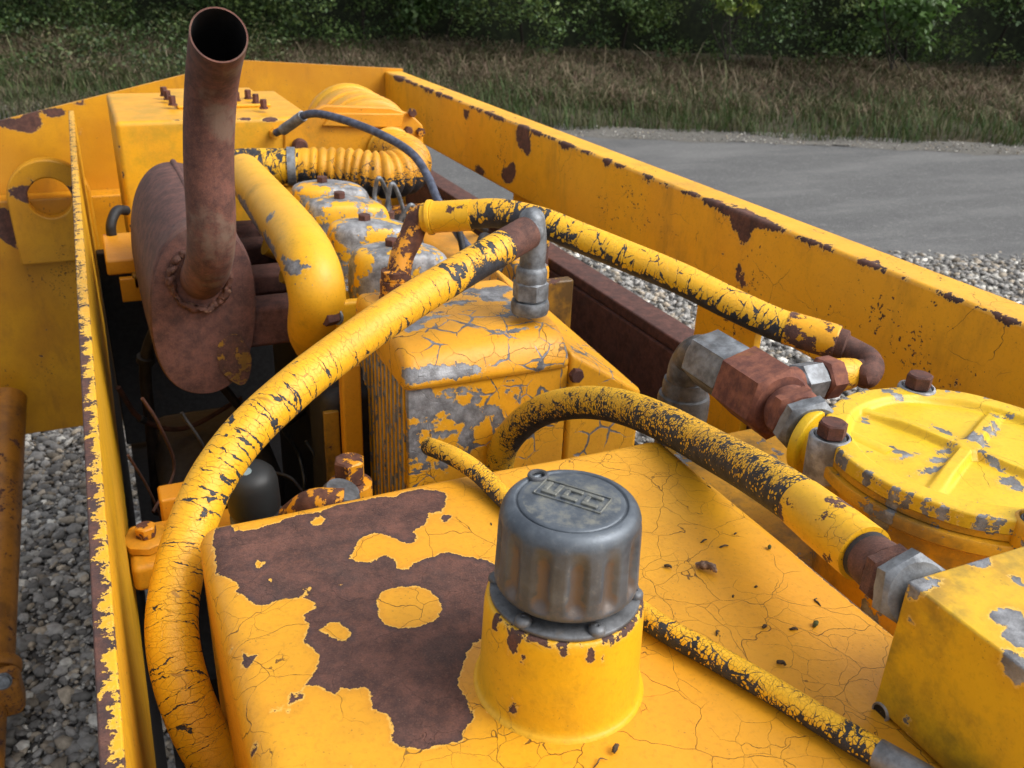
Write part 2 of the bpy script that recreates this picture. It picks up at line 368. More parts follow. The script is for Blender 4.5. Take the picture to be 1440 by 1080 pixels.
def frame_of(axis):
    a = _n(axis); h = np.array([0, 0, 1.]) if abs(a[2]) < .9 else np.array([1., 0, 0])
    u = _n(np.cross(h, a)); v = np.cross(a, u); return a, u, v
def lathe(profile, base, axis=(0, 0, 1), seg=48, mod=None, close=True):
    """profile [(r, h)] turned about an axis; mod(angle, i) scales the radius"""
    a, u, v = frame_of(axis); base = np.array(base, float); V = []; F = []; n = len(profile)
    for i, (r, h) in enumerate(profile):
        for k in range(seg):
            t = 2 * math.pi * k / seg; rr = r * (mod(t, i) if mod else 1)
            V.append(base + a * h + u * (rr * math.cos(t)) + v * (rr * math.sin(t)))
    for i in range(n - 1):
        for k in range(seg):
            k2 = (k + 1) % seg; F.append((i * seg + k, i * seg + k2, (i + 1) * seg + k2, (i + 1) * seg + k))
    if close:
        F.append(tuple(range(seg))[::-1]); F.append(tuple((n - 1) * seg + k for k in range(seg)))
    return np.array(V), F
def hexbar(p0, p1, flat, ch=.12, rot=0.0, seg=6):
    """a nut or hexagon with turned chamfers between two points"""
    p0 = np.array(p0, float); p1 = np.array(p1, float); a, u, v = frame_of(p1 - p0); L = np.linalg.norm(p1 - p0)
    R = flat / 2 / math.cos(math.pi / seg); c = min(ch * R, L * .3); V = []; F = []
    rings = [(flat / 2 * .93, 0), (R, c), (R, L - c), (flat / 2 * .93, L)]
    for r, h in rings:
        for k in range(seg * 4):
            t = 2 * math.pi * k / (seg * 4); ph = (t + math.pi / seg) % (2 * math.pi / seg) - math.pi / seg
            hexr = flat / 2 / math.cos(ph + 0) if seg else r
            # distance to the flat-sided outline in this direction
            hexr = flat / 2 / math.cos(((t + math.pi / seg) % (2 * math.pi / seg)) - math.pi / seg)
            rr = min(r, hexr); V.append(p0 + a * h + u * (rr * math.cos(t + rot)) + v * (rr * math.sin(t + rot)))
    m = seg * 4
    for i in range(3):
        for k in range(m): F.append((i * m + k, i * m + (k + 1) % m, (i + 1) * m + (k + 1) % m, (i + 1) * m + k))
    F.append(tuple(range(m))[::-1]); F.append(tuple(3 * m + k for k in range(m)))
    return np.array(V), F
def spline(P, n=12):
    P = np.array(P, float); Q = np.vstack([2 * P[0] - P[1], P, 2 * P[-1] - P[-2]]); out = []
    for i in range(1, len(Q) - 2):
        p0, p1, p2, p3 = Q[i - 1:i + 3]
        d1 = np.linalg.norm(p2[:3] - p1[:3])
        for t in np.linspace(0, 1, n, endpoint=False):
            out.append(.5 * ((2 * p1) + (-p0 + p2) * t + (2 * p0 - 5 * p1 + 4 * p2 - p3) * t * t + (-p0 + 3 * p1 - 3 * p2 + p3) * t ** 3))
    out.append(Q[-2]); return np.array(out)
def tube(P, r, seg=28, smooth=12, step=None, caps=True, rmod=None, squash=None):
    """swept tube; returns V, F, surf attribute, side (1 looking up)"""
    P = np.array(P, float)
    C = spline(P, smooth) if smooth > 1 else P
    if step:
        s = np.r_[0, np.cumsum(np.linalg.norm(np.diff(C, axis=0), axis=1))]; m = max(3, int(s[-1] / step))
        t = np.linspace(0, s[-1], m); C = np.stack([np.interp(t, s, C[:, k]) for k in range(C.shape[1])], 1)
        for _ in range(2): C[1:-1] = (C[:-2] + 2 * C[1:-1] + C[2:]) / 4
    rad = C[:, 3] if C.shape[1] > 3 else np.full(len(C), r); C = C[:, :3]
    s = np.r_[0, np.cumsum(np.linalg.norm(np.diff(C, axis=0), axis=1))]
    T = np.gradient(C, axis=0); T /= np.linalg.norm(T, axis=1, keepdims=True)
    up = np.array([0, 0, -1.0]); u = up - T[0] * (up @ T[0])
    if np.linalg.norm(u) < .2: u = np.array([0, 1., 0]) - T[0] * T[0][1]
    u = _n(u); V = []; su = []; side = []
    for i in range(len(C)):
        u = _n(u - T[i] * (u @ T[i])); v = np.cross(T[i], u)
        rr = rad[i] * (rmod(s[i]) if rmod else 1)
        for k in range(seg + 1):
            t = 2 * math.pi * k / seg; d = u * math.cos(t) + v * math.sin(t) * (squash or 1)
            V.append(C[i] + d * rr); su.append((s[i], rad[i] * t, 0)); side.append(d[2])
    F = []; m = seg + 1
    for i in range(len(C) - 1):
        for k in range(seg): F.append((i * m + k, i * m + k + 1, (i + 1) * m + k + 1, (i + 1) * m + k))
    V = np.array(V)
    if caps:
        F.append(tuple(range(seg))[::-1]); F.append(tuple((len(C) - 1) * m + k for k in range(seg)))
    return V, F, np.array(su), np.array(side), C, T
def prism(poly, axis, a, b):
    """polygon in the two other axes (in x,y,z order) extruded from a to b"""
    n = len(poly); V = []
    for h in (a, b):
        for p in poly:
            q = list(p); q.insert(axis, h); V.append(q)
    F = [tuple(range(n)), tuple(range(2 * n - 1, n - 1, -1))]
    for i in range(n): F.append((i, i + n, (i + 1) % n + n, (i + 1) % n))
    A = sum(poly[i][0] * poly[(i + 1) % n][1] - poly[(i + 1) % n][0] * poly[i][1] for i in range(n))
    if (A > 0) != (axis == 1): F = [f[::-1] for f in F]
    return V, F
def sd_poly(P, poly):
    """signed distance, positive inside"""
    P = np.asarray(P, float); poly = np.asarray(poly, float); n = len(poly); d = np.full(len(P), 1e9); ins = np.zeros(len(P), bool)
    for i in range(n):
        a = poly[i]; b = poly[(i + 1) % n]; e = b - a; w_ = P - a
        t = np.clip((w_ @ e) / max(e @ e, 1e-12), 0, 1); q = w_ - t[:, None] * e; d = np.minimum(d, (q ** 2).sum(1))
        c = (a[1] > P[:, 1]) != (b[1] > P[:, 1])
        with np.errstate(divide='ignore', invalid='ignore'):
            xi = a[0] + (P[:, 1] - a[1]) / (b[1] - a[1]) * (b[0] - a[0])
        ins ^= c & (P[:, 0] < xi)
    d = np.sqrt(d); return np.where(ins, d, -d)
def sd_blobs(P2, blobs):
    """blobs (u, v, ru, rv)"""
    out = np.full(len(P2), -.05)
    for u, v, ru, rv in blobs:
        q = np.hypot((P2[:, 0] - u) / ru, (P2[:, 1] - v) / rv); out = np.maximum(out, (1 - q) * min(ru, rv))
    return out
def bolt(parent, p, axis=(0, 0, 1), flat=.02, h=.012, mat='bolt', washer=None, wmat='zinc', name='bolt', rot=.3):
    p = np.array(p, float); a = _n(axis); b = p
    if washer:
        V, F = lathe([(washer * .98, 0), (washer, .0008), (washer, .0022), (washer * .95, .003), (flat * .3, .003)], p, a, 24); MB().put(V, F).build('washer', wmat, parent, smooth=35)
        b = p + a * .003
    m = MB(); V, F = hexbar(b, b + a * h, flat, rot=rot); m.put(V, F)
    return m.build(name, mat, parent, smooth=30)
Z = lambda z: EYE + z                       # heights below are given from eye level

# ================================================================== SETTING
# directions on the ground: along the road and away from it
E0 = at(850, 190, z=-1.6); E1 = at(1440, 215, z=-1.6)
RD = _n(np.array([E1[0] - E0[0], E1[1] - E0[1], 0])); RN = np.array([-RD[1], RD[0], 0.0])
if RN[1] < 0: RN = -RN
def rp(a, b, z=0.0): return np.array([E0[0], E0[1], 0]) + RD * a + RN * b + np.array([0, 0, z])
near_b = float((at(1300, 367, z=-1.6) - E0) @ RN)
def ground_mat(name, c0, c1, sc, sc2=0, c2=None, bd=.004):
    g = G(name); co = g.obj(); a = g.noise(co, sc, 10, .75); b = g.noise(co, .7, 4, .6); c = g.noise(co, 120, 3, .7)
    col = g.mix(g.step(a, .3, .7), c0, c1); col = g.mix(g.step(b, .35, .7, 0, .45), col, tuple(x * .72 for x in c0))
    if c2: col = g.mix(g.step(c, .62, .68, 0, .8), col, c2)
    g.bump(g.math('ADD', a, c), bd, .8); return g.fin(col, .9)
def sheet(name, pts, mat, z=0.0, nx=1, ny=1, fn=None):
    A, B, C_, D = [np.array(p, float) for p in pts]; V = []; F = []
    for i in range(nx + 1):
        for j in range(ny + 1):
            s, t = i / nx, j / ny; p = (A * (1 - s) + B * s) * (1 - t) + (D * (1 - s) + C_ * s) * t
            if fn: p = fn(p)
            V.append(p)
    for i in range(nx):
        for j in range(ny):
            k = i * (ny + 1) + j; F.append((k, k + ny + 1, k + ny + 2, k + 1))
    o = MB().put(V, F).build(name, mat, smooth=60); tag(o, kind='structure'); return o
gm = ground_mat('gravel soil', (.13, .125, .12), (.26, .25, .235), 60, c2=(.42, .40, .37), bd=.01)
sheet('ground', [(-90, -90, 0), (90, -90, 0), (90, 90, 0), (-90, 90, 0)], gm)
g_ = G('asphalt'); co_ = g_.obj(); n1_ = g_.noise(co_, 70, 5, .8); n2_ = g_.noise(co_, 3.2, 7, .7); n3_ = g_.noise(g_.scale(co_, (.5, 2.2, 1)), .9, 5, .6); n4_ = g_.noise(co_, 26, 4, .75)
c_ = g_.mix(g_.step(n1_, .30, .70), (.066, .067, .069), (.145, .146, .144)); c_ = g_.mix(g_.step(n4_, .54, .70, 0, .6), c_, (.25, .25, .24)); c_ = g_.mix(g_.step(n2_, .45, .75, 0, .55), c_, (.075, .076, .080)); c_ = g_.mix(g_.step(n3_, .45, .70, 0, .4), c_, (.22, .22, .215))
g_.bump(g_.math('ADD', n1_, n4_), .006, .9); rm = g_.fin(c_, .85)
sheet('road', [rp(-45, near_b, .012), rp(45, near_b, .012), rp(45, -.15, .012), rp(-45, -.15, .012)], rm, nx=60, ny=6)
vm = ground_mat('gravelly road edge', (.11, .105, .092), (.19, .18, .16), 45, c2=(.45, .43, .40), bd=.01)
sheet('road_edge', [rp(-30, -.2, .0135), rp(30, -.2, .0135), rp(30, .48, .02), rp(-30, .48, .02)], vm, nx=400, ny=2, fn=lambda p: p + RN * (.07 * math.sin(p[0] * 2.1) + .05 * math.sin(p[0] * 7.3 + 1) + .03 * math.sin(p[0] * 19)))
def bank_h(b): return -.03 + .09 * np.clip((b - .35) / .3, 0, 1) + .42 * np.clip((b - .6) / 3.2, 0, 1) ** 1.2
bm_ = ground_mat('bank soil', (.045, .038, .022), (.085, .07, .04), 14)
sheet('bank', [rp(-45, .35, 0), rp(45, .35, 0), rp(45, 9, 0), rp(-45, 9, 0)], bm_, nx=90, ny=30,
      fn=lambda p: p + np.array([0, 0, float(bank_h((p - rp(0, 0)) @ RN)) + .04 * math.sin(p[0] * 2.3) * math.cos(p[1] * 1.7)]))

# ---- gravel stones (real stones, too many to count)
def stones(name, n, sampler, smin, smax, mat):
    ico = bmesh.new(); bmesh.ops.create_icosphere(ico, subdivisions=1, radius=1); bv = np.array([v.co[:] for v in ico.verts]); bf = np.array([[v.index for v in f.verts] for f in ico.faces]); ico.free()
    P = sampler(n); s = smin + (smax - smin) * RNG.random(n) ** 1.9
    ax = np.stack([s * (.75 + .6 * RNG.random(n)), s * (.6 + .4 * RNG.random(n)), s * (.4 + .3 * RNG.random(n))], 1)
    dv = bv[None] * (1 + .13 * RNG.standard_normal((n, len(bv), 1))) * ax[:, None]
    t = RNG.random(n) * 6.283; c, s_ = np.cos(t)[:, None], np.sin(t)[:, None]; k = (RNG.random(n)[:, None] - .5) * .9
    x = dv[..., 0] * c - dv[..., 1] * s_; y = dv[..., 0] * s_ + dv[..., 1] * c; z = dv[..., 2] + k * x
    V = np.stack([x, y, z], -1) + P[:, None]; nv = len(bv)
    F = (bf[None] + (np.arange(n) * nv)[:, None, None]).reshape(-1, 3)
    me = bpy.data.meshes.new(name); fast_mesh(me, V.reshape(-1, 3), F)
    ty = RNG.random(n); base = np.where(ty[:, None] < .62, [[.27, .26, .245]], np.where(ty[:, None] < .86, [[.34, .29, .225]], [[.55, .53, .48]])) * (.6 + 1.25 * RNG.random((n, 1)) ** 1.4)
    colr = np.repeat(np.c_[base, np.ones(n)], nv, 0)
    A = me.color_attributes.new('tint', 'FLOAT_COLOR', 'POINT'); A.data.foreach_set('color', colr.ravel())
    me.shade_smooth(); me.materials.append(mat); o = bpy.data.objects.new(name, me); COL.objects.link(o); return o
def fast_mesh(me, V, F):
    F = np.asarray(F, np.int32); k = F.shape[1]
    me.vertices.add(len(V)); me.vertices.foreach_set('co', np.asarray(V, np.float32).ravel())
    me.loops.add(F.size); me.loops.foreach_set('vertex_index', F.ravel())
    me.polygons.add(len(F)); me.polygons.foreach_set('loop_start', np.arange(0, F.size, k, dtype=np.int32)); me.polygons.foreach_set('loop_total', np.full(len(F), k, np.int32))
    me.update(calc_edges=True); me.validate()
def tint_mat(name, rough=.85, sc=60, amp=.4, trans=0.0):
    g = G(name); c = g.acol('tint'); n = g.noise(g.obj(), sc, 5, .65)
    col = g.mix(g.step(n, .3, .7, amp, 0), c, (0.0, 0.0, 0.0)); g.bump(n, .002, .5)
    m = g.fin(col, rough)
    if trans:
        tr = g.t.nodes.new('ShaderNodeBsdfTranslucent'); g.set(tr.inputs[0], col); mx = g.t.nodes.new('ShaderNodeMixShader'); mx.inputs[0].default_value = trans
        g.t.links.new(g.b.outputs[0], mx.inputs[1]); g.t.links.new(tr.outputs[0], mx.inputs[2]); g.t.links.new(mx.outputs[0], g.out.inputs[0])
    return m
sm = tint_mat('stone', .8, 90, .35)
def samp_near(n):
    out = []
    while len(out) < n:
        k = RNG.random((n, 2)); 
        p = np.c_[-1.1 + 6.6 * k[:, 0], .2 + 5.9 * k[:, 1]]
        b = (p - E0[:2]) @ RN[:2]; p = p[b < near_b + .25 * RNG.random(n) ** 2]
        out += p.tolist()
    out = np.array(out[:n]); return np.c_[out, .004 + .012 * RNG.random(n)]
tag(stones('gravel', 70000, samp_near, .007, .027, sm), 'loose grey and brown pebbles covering the yard', 'gravel', kind='stuff')
def samp_left(n):
    k = RNG.random((n, 2)); return np.c_[-.75 + .95 * k[:, 0], 1.2 + 2.3 * k[:, 1], .004 + .010 * RNG.random(n)]
tag(stones('fine_gravel', 16000, samp_left, .004, .015, sm), 'finer stones between the pebbles left of the machine', 'gravel', kind='stuff')
def samp_edge(n):
    a = -8 + 22 * RNG.random(n); b = -.25 + .70 * RNG.random(n) ** 1.5; return np.array([rp(x, y, .025 + .01 * RNG.random()) for x, y in zip(a, b)])
tag(stones('road_edge_stones', 5000, samp_edge, .004, .014, sm), 'pale loose chippings along the far side of the road', 'chippings', kind='stuff')

# ---- verge grass and hedge
def blades(name, n, sampler, h0, h1, wid, cols, lean, label, cat):
    P, hs_ = sampler(n); h = (h0 + (h1 - h0) * RNG.random(n) ** 1.3) * hs_
    t = RNG.random(n) * 6.283; d = np.stack([np.cos(t), np.sin(t)], 1); l = (lean * (.25 + RNG.random(n)))[:, None] * h[:, None]
    pr = np.stack([-d[:, 1], d[:, 0]], 1) * (wid * (.6 + .8 * RNG.random(n)))[:, None]
    V = np.zeros((n, 7, 3))
    for k, (fz, fl, fw) in enumerate([(0, 0, 1), (.42, .18, .85), (.78, .55, .55)]):
        for s_, sg in ((0, -1), (1, 1)):
            V[:, 2 * k + s_, :2] = P[:, :2] + d * l * fl + pr * sg * fw; V[:, 2 * k + s_, 2] = P[:, 2] + h * fz
    V[:, 6, :2] = P[:, :2] + d * l; V[:, 6, 2] = P[:, 2] + h * (1.0 - .18 * lean)
    o4 = (np.arange(n) * 7)[:, None]
    tri = np.array([[0, 1, 3], [0, 3, 2], [2, 3, 5], [2, 5, 4], [4, 5, 6]])
    F = (tri[None] + o4[:, None]).reshape(-1, 3)
    me = bpy.data.meshes.new(name); fast_mesh(me, V.reshape(-1, 3), F)
    cols = np.array(cols); ci = cols[RNG.integers(0, len(cols), n)] * (.65 + .6 * RNG.random((n, 1)))
    A = me.color_attributes.new('tint', 'FLOAT_COLOR', 'POINT'); A.data.foreach_set('color', np.repeat(np.c_[ci, np.ones(n)], 7, 0).ravel())
    me.materials.append(GM); o = bpy.data.objects.new(name, me); COL.objects.link(o); tag(o, label, cat, kind='stuff'); return o
GM = tint_mat('grass blade', .8, 30, .25, .25)
LM = tint_mat('leaf', .55, 30, .25, .3)
def clump(a): return .5 + .5 * np.sin(a * 1.7) * np.sin(a * .63 + 1.1) + .2 * np.sin(a * 5.1)
def s_dry(n):
    a = -14 + 30 * RNG.random(n); b = .95 + 2.7 * RNG.random(n) ** .8; k = .55 + .6 * np.clip(clump(a + b * .8), 0, 1.2)
    return np.array([rp(x, y, float(bank_h(y)) - .02) for x, y in zip(a, b)]), k
def s_green(n):
    a = -14 + 30 * RNG.random(n); b = .26 + 1.6 * RNG.random(n) ** 1.4 + .12 * np.sin(a * 2) + .08 * np.sin(a * 5.3); k = .6 + .5 * np.clip(clump(a * 1.3 + 2), 0, 1)
    return np.array([rp(x, y, float(bank_h(y)) - .02) for x, y in zip(a, b)]), k
blades('dry_grass', 76000, s_dry, .09, .30, .0060, [(.27, .21, .135), (.36, .29, .19), (.22, .16, .108), (.11, .105, .045), (.075, .092, .03), (.20, .132, .10), (.085, .11, .038)], 1.9, 'tall dry brown grass on the bank below the hedge', 'dry grass')
def s_left(n):
    a = -16 + 12.0 * RNG.random(n); b = -1.5 + 2.2 * RNG.random(n); ok = b > -1.3 + .25 * np.sin(a * 3) - np.minimum(0, (-6.2 - a)) * .9; a[~ok] = -12; b[~ok] = .3
    return np.array([rp(x, y, .015) for x, y in zip(a, b)]), .5 + .6 * np.clip(clump(a * 1.9), 0, 1)
blades('rough_grass', 26000, s_left, .05, .22, .006, [(.07, .095, .032), (.11, .115, .05), (.18, .15, .09), (.10, .085, .05)], 1.2, 'rough brown green grass beside the road at far left', 'rough grass')
def s_stalk(n):
    a = -12 + 26 * RNG.random(n); b = .8 + 2.2 * RNG.random(n); return np.array([rp(x, y, float(bank_h(y))) for x, y in zip(a, b)]), .7 + .5 * RNG.random(n)
blades('grass_stalks', 450, s_stalk, .3, .5, .005, [(.31, .265, .175), (.25, .20, .125), (.18, .19, .09)], 1.5, 'long pale bent stalks leaning out of the dry grass', 'grass stalks')
blades('verge_grass', 34000, s_green, .08, .34, .0055, [(.05, .095, .022), (.07, .12, .032), (.095, .11, .036), (.135, .125, .06)], .8, 'short green grass along the far verge of the road', 'grass')
def leaves(n, P, nrm_up, size, cols, cidx=None):
    """folded leaf of four triangles"""
    t = RNG.random(n) * 6.283; e = (RNG.random(n) - .35) * 1.9
    d = np.stack([np.cos(t) * np.cos(e), np.sin(t) * np.cos(e), -np.sin(e)], 1)
    u = RNG.standard_normal((n, 3)) * .6 + np.array([0, 0, 1.0]) + nrm_up; sdv = np.cross(d, u); sdv /= np.linalg.norm(sdv, axis=1, keepdims=True); nn = np.cross(sdv, d)
    s = (size * (.55 + .8 * RNG.random(n)))[:, None]
    V = np.stack([P - d * s * .5, P + sdv * s * .30 + nn * s * .10, P + d * s * .55, P - sdv * s * .30 + nn * s * .10, P - nn * s * .03], 1)
    tri = np.array([[0, 1, 4], [1, 2, 4], [2, 3, 4], [3, 0, 4]]); F = (tri[None] + (np.arange(n) * 5)[:, None, None]).reshape(-1, 3)
    cols = np.array(cols); ci = (cols[RNG.integers(0, len(cols), n)] if cidx is None else cols[cidx]) * (.55 + .75 * RNG.random((n, 1)))
    return V.reshape(-1, 3), F, np.repeat(np.c_[ci, np.ones(n)], 5, 0)
def leaf_obj(name, parts, mat):
    off = 0; VV = []; FF = []; CC = []
    for V, F, C_ in parts: VV.append(V); FF.append(F + off); CC.append(C_); off += len(V)
    me = bpy.data.meshes.new(name); fast_mesh(me, np.concatenate(VV), np.concatenate(FF)); A = me.color_attributes.new('tint', 'FLOAT_COLOR', 'POINT'); A.data.foreach_set('color', np.concatenate(CC).ravel())
    me.materials.append(mat); o = bpy.data.objects.new(name, me); COL.objects.link(o); return o
def clumps_of(nc, box_fn, per, rad, size, cols):
    out = []
    for _ in range(nc):
        c, r = box_fn(); r *= rad; n = int(per * r * r / rad / rad) + 12
        q = RNG.standard_normal((n, 3)); q /= np.linalg.norm(q, axis=1, keepdims=True); q *= (RNG.random((n, 1)) ** .45)
        P = c + q * r * np.array([1, 1, .8]); ci = np.full(n, RNG.integers(0, len(cols))); mixm = RNG.random(n) < .35; ci[mixm] = RNG.integers(0, len(cols), mixm.sum())
        out.append(leaves(n, P, q * .6, np.full(n, size), cols, ci))
    return out
HC = [(.095, .165, .042), (.13, .215, .058), (.075, .135, .042), (.17, .245, .065), (.10, .18, .068)]
def hbox():
    a = -15 + 31 * random.random(); z = random.random() ** .75 * 2.7; b = 3.35 + .55 * random.random() - .35 * math.sin(z * 1.3) + .30 * math.sin(a * 1.9) + .2 * math.sin(a * 4.3 + z * 3)
    return rp(a, b, .42 + z), .55 + .7 * random.random()
hedge = thing('hedge', tuple(rp(0, 4.2, .8)), 'long dense dark green hedge running along the top of the bank', 'hedge')
ho = leaf_obj('foliage', clumps_of(1700, hbox, 95, .30, .058, HC), LM); ho.parent = hedge; ho.location = -hedge.location; ho['kind'] = 'stuff'
hm = MB()                                       # woody core that closes the view
for i in range(24):
    a = -15 + i * 1.3; P = [rp(a + .2 * math.sin(i), 4.2, .3), rp(a + .3 * math.sin(i * 2.1), 4.25 + .2 * math.sin(i), 1.7), rp(a + .5 * math.sin(i * 1.3), 4.2, 3.3)]
    V, F, *_ = tube(P, .022, 7, 5); hm.put(V, F)
BK = G('bark'); MAT['bark'] = BK.fin((.022, .018, .013), .95)
hm.build('stems', 'bark', hedge)
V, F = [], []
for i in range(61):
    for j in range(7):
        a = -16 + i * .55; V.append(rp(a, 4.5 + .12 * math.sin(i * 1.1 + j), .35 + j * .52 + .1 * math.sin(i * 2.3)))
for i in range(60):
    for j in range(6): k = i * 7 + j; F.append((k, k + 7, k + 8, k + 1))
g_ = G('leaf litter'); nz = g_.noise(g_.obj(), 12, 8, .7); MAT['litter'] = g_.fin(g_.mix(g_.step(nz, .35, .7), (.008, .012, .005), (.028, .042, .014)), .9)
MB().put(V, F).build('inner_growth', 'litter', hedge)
# brighter shrubs standing out of the hedge and rough growth on the left
def shrub(name, px, py, dep, rad, nc, per, size, cols, label, stem=True):
    c = at(px, py, dep=dep); base = c.copy(); base[2] = .6
    t = thing(name, tuple(base), label, 'shrub')
    def fb():
        q = RNG.standard_normal(3); q /= np.linalg.norm(q); return c + q * rad * (random.random() ** .5) * np.array([1.3, .7, .7]), .5 + .6 * random.random()
    o = leaf_obj('foliage', clumps_of(nc, fb, per, rad * .45, size, cols), LM); o.parent = t; o.location = -t.location
    m = MB()
    for i in range(5):
        e = c + RNG.standard_normal(3) * rad * .5; V, F, *_ = tube([base + RNG.standard_normal(3) * [.08, .08, 0], (base + e) / 2 + RNG.standard_normal(3) * .08, e], .008, 6, 6); m.put(V, F)
    m.build('stem', 'bark', t)
    return t
shrub('elder_shrub', 1275, 8, 10.6, .62, 16, 70, .105, [(.095, .19, .04), (.12, .23, .05), (.075, .15, .035)], 'bright green broad leaved shrub hanging out of the hedge at upper right')
shrub('maple_shrub', 1035, -2, 11.0, .30, 8, 40, .10, [(.24, .30, .055), (.19, .26, .05), (.13, .20, .04)], 'small yellow green sprig of leaves high in the hedge')
shrub('hazel_shrub', 600, -6, 12.2, .55, 14, 70, .085, [(.06, .12, .03), (.075, .14, .03), (.05, .10, .03)], 'mid green leafy shrub in the hedge above the front plate')
LB = [(.048, .088, .022), (.070, .12, .034), (.095, .135, .04), (.055, .085, .032), (.13, .14, .055)]
def lbox():
    a = -15 + 9.0 * random.random(); z = random.random() ** 1.3; b = 1.1 + 3.2 * random.random()
    return rp(a + 2.0, b, float(bank_h(b)) + .10 + z * .5 * (b / 4)), .5 + .6 * random.random()
br = thing('bramble_thicket', tuple(rp(-7, 2, .3)), 'low tangled green bramble growth on the bank at far left', 'brambles')
bo = leaf_obj('foliage', clumps_of(430, lbox, 60, .26, .055, LB), LM); bo.parent = br; bo.location = -br.location; bo['kind'] = 'stuff'

# ================================================================== MACHINE FRAME
def ell(V, blobs):
    """ellipsoidal bare patches: (point, (rx, ry, rz)); signed distance, positive inside"""
    out = np.full(len(V), -.05)
    for p, r in blobs:
        r = np.array(r, float); q = np.linalg.norm((V - np.array(p)) / r, axis=1); out = np.maximum(out, (1 - q) * r.min())
    return out
ZB = Z(-.305); XB = .815; YF = 2.70
fr = thing('machine_frame', (.4, 1.2, 0.0), 'heavy yellow steel frame with rust patches surrounding the engine', 'machine frame')
bl = []
for px, py, ry, rz in [(735, 192, .035, .028), (741, 205, .02, .02), (1040, 300, .022, .030), (1048, 318, .014, .030), (1022, 298, .03, .006), (1040, 385, .010, .014), (1046, 400, .012, .010),
                       (713, 247, .03, .018), (675, 240, .03, .010), (1304, 468, .006, .004), (1336, 484, .004, .004), (1342, 536, .006, .006), (1015, 354, .004, .004), (560, 110, .05, .01), (655, 160, .02, .012), (720, 240, .02, .02)]:
    bl.append((at(px, py, x=XB), (.02, ry, rz)))
rr = random.Random(3)
for i in range(120):
    y = .35 + 2.3 * rr.random() ** 1.3; s = .003 + .009 * rr.random() ** 2.5
    if .75 < y < 1.05 and rr.random() < .5: s *= 1.7
    if y < .75: s *= .55
    bl.append(((XB + .002 * rr.random(), y, ZB - .003 * rr.random()), (s * (.4 + .6 * rr.random()), s * (1.2 + 1.8 * rr.random()), s * (.5 + .6 * rr.random()))))
for i in range(26):
    bl.append(((XB + .055 * rr.random(), .5 + 2 * rr.random(), ZB), (.003, .006 * rr.random() + .002, .003)))
V, F = rbox((XB, -.35, ZB - .15), (XB + .055, YF, ZB), .006, .012)
MB().put(V, F).build('side_beam', 'frame', fr, smooth=50, chip=lambda P: ell(P, bl))
# left plate standing on edge
XP0, XP1, ZP = -.0425, -.030, Z(-.385)
def plate_chip(P):
    edge = (-.0368 - P[:, 0]) * .55 + .0012 * np.sin(P[:, 1] * 95) + .0010 * np.sin(P[:, 1] * 233 + 1) + .0008 * np.sin(P[:, 1] * 431)
    near = np.clip((1.02 - P[:, 1]) / .12, -1, 1)
    far = (-.0405 - P[:, 0]) * .5
    a = np.where(near > 0, edge, np.minimum(edge, far))
    b = (P[:, 0] + .0312) * .6 - .0012 + .0018 * np.sin(P[:, 1] * 61) * np.sin(P[:, 1] * 173 + .5) - np.maximum(0, ZP - .004 - P[:, 2])
    return np.maximum(a, b)
V, F = rbox((XP0, -.35, ZP - .36), (XP1, YF - .075, ZP), .0016, .0065)
MB().put(V, F).build('side_plate', 'plate', fr, smooth=50, chip=plate_chip)
# front plate with a stepped lower box
t0 = at(0, 170, y=YF); t1 = at(340, 85, y=YF); t2 = at(566, 97, y=YF); sl_ = (t1[2] - t0[2]) / (t1[0] - t0[0])
poly = [(-.62, Z(-.66)), (.872, Z(-.66)), (.872, t2[2]), (t1[0], t1[2]), (-.62, t1[2] - sl_ * (t1[0] + .62))]
V, F = prism(poly, 1, YF, YF + .014)
bm = bmesh.new(); vs_ = [bm.verts.new(v) for v in V]
for f in F: bm.faces.new([vs_[i] for i in f])
bmesh.ops.triangulate(bm, faces=bm.faces[:]); 
for _ in range(5):
    bmesh.ops.subdivide_edges(bm, edges=[e for e in bm.edges if e.calc_length() > .03], cuts=1)
    bmesh.ops.triangulate(bm, faces=bm.faces[:])
V = [v.co[:] for v in bm.verts]; F = [[v.index for v in f.verts] for f in bm.faces]; bm.free()
bl2 = [(at(px, py, y=YF), (rx, .03, rz)) for px, py, rx, rz in [(30, 176, .045, .016), (45, 172, .025, .03), (75, 158, .03, .012), (88, 156, .012, .02), (112, 172, .008, .03), (5, 172, .03, .012), (112, 145, .02, .008)]]
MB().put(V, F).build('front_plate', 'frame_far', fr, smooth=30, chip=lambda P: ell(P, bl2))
bl3 = [(at(px, py, y=YF - .075), (r, .02, r * .9)) for px, py, r in [(12, 320, .03), (14, 335, .018), (5, 305, .03), (42, 520, .012), (60, 500, .008), (45, 545, .012), (15, 565, .03), (25, 585, .02), (30, 345, .015), (66, 465, .006)]]
V, F = rbox((-.62, YF - .075, Z(-1.275)), (.872, YF - .001, Z(-.605)), .006, .025)
MB().put(V, F).build('front_box', 'frame_far', fr, smooth=40, chip=lambda P: ell(P, bl3))
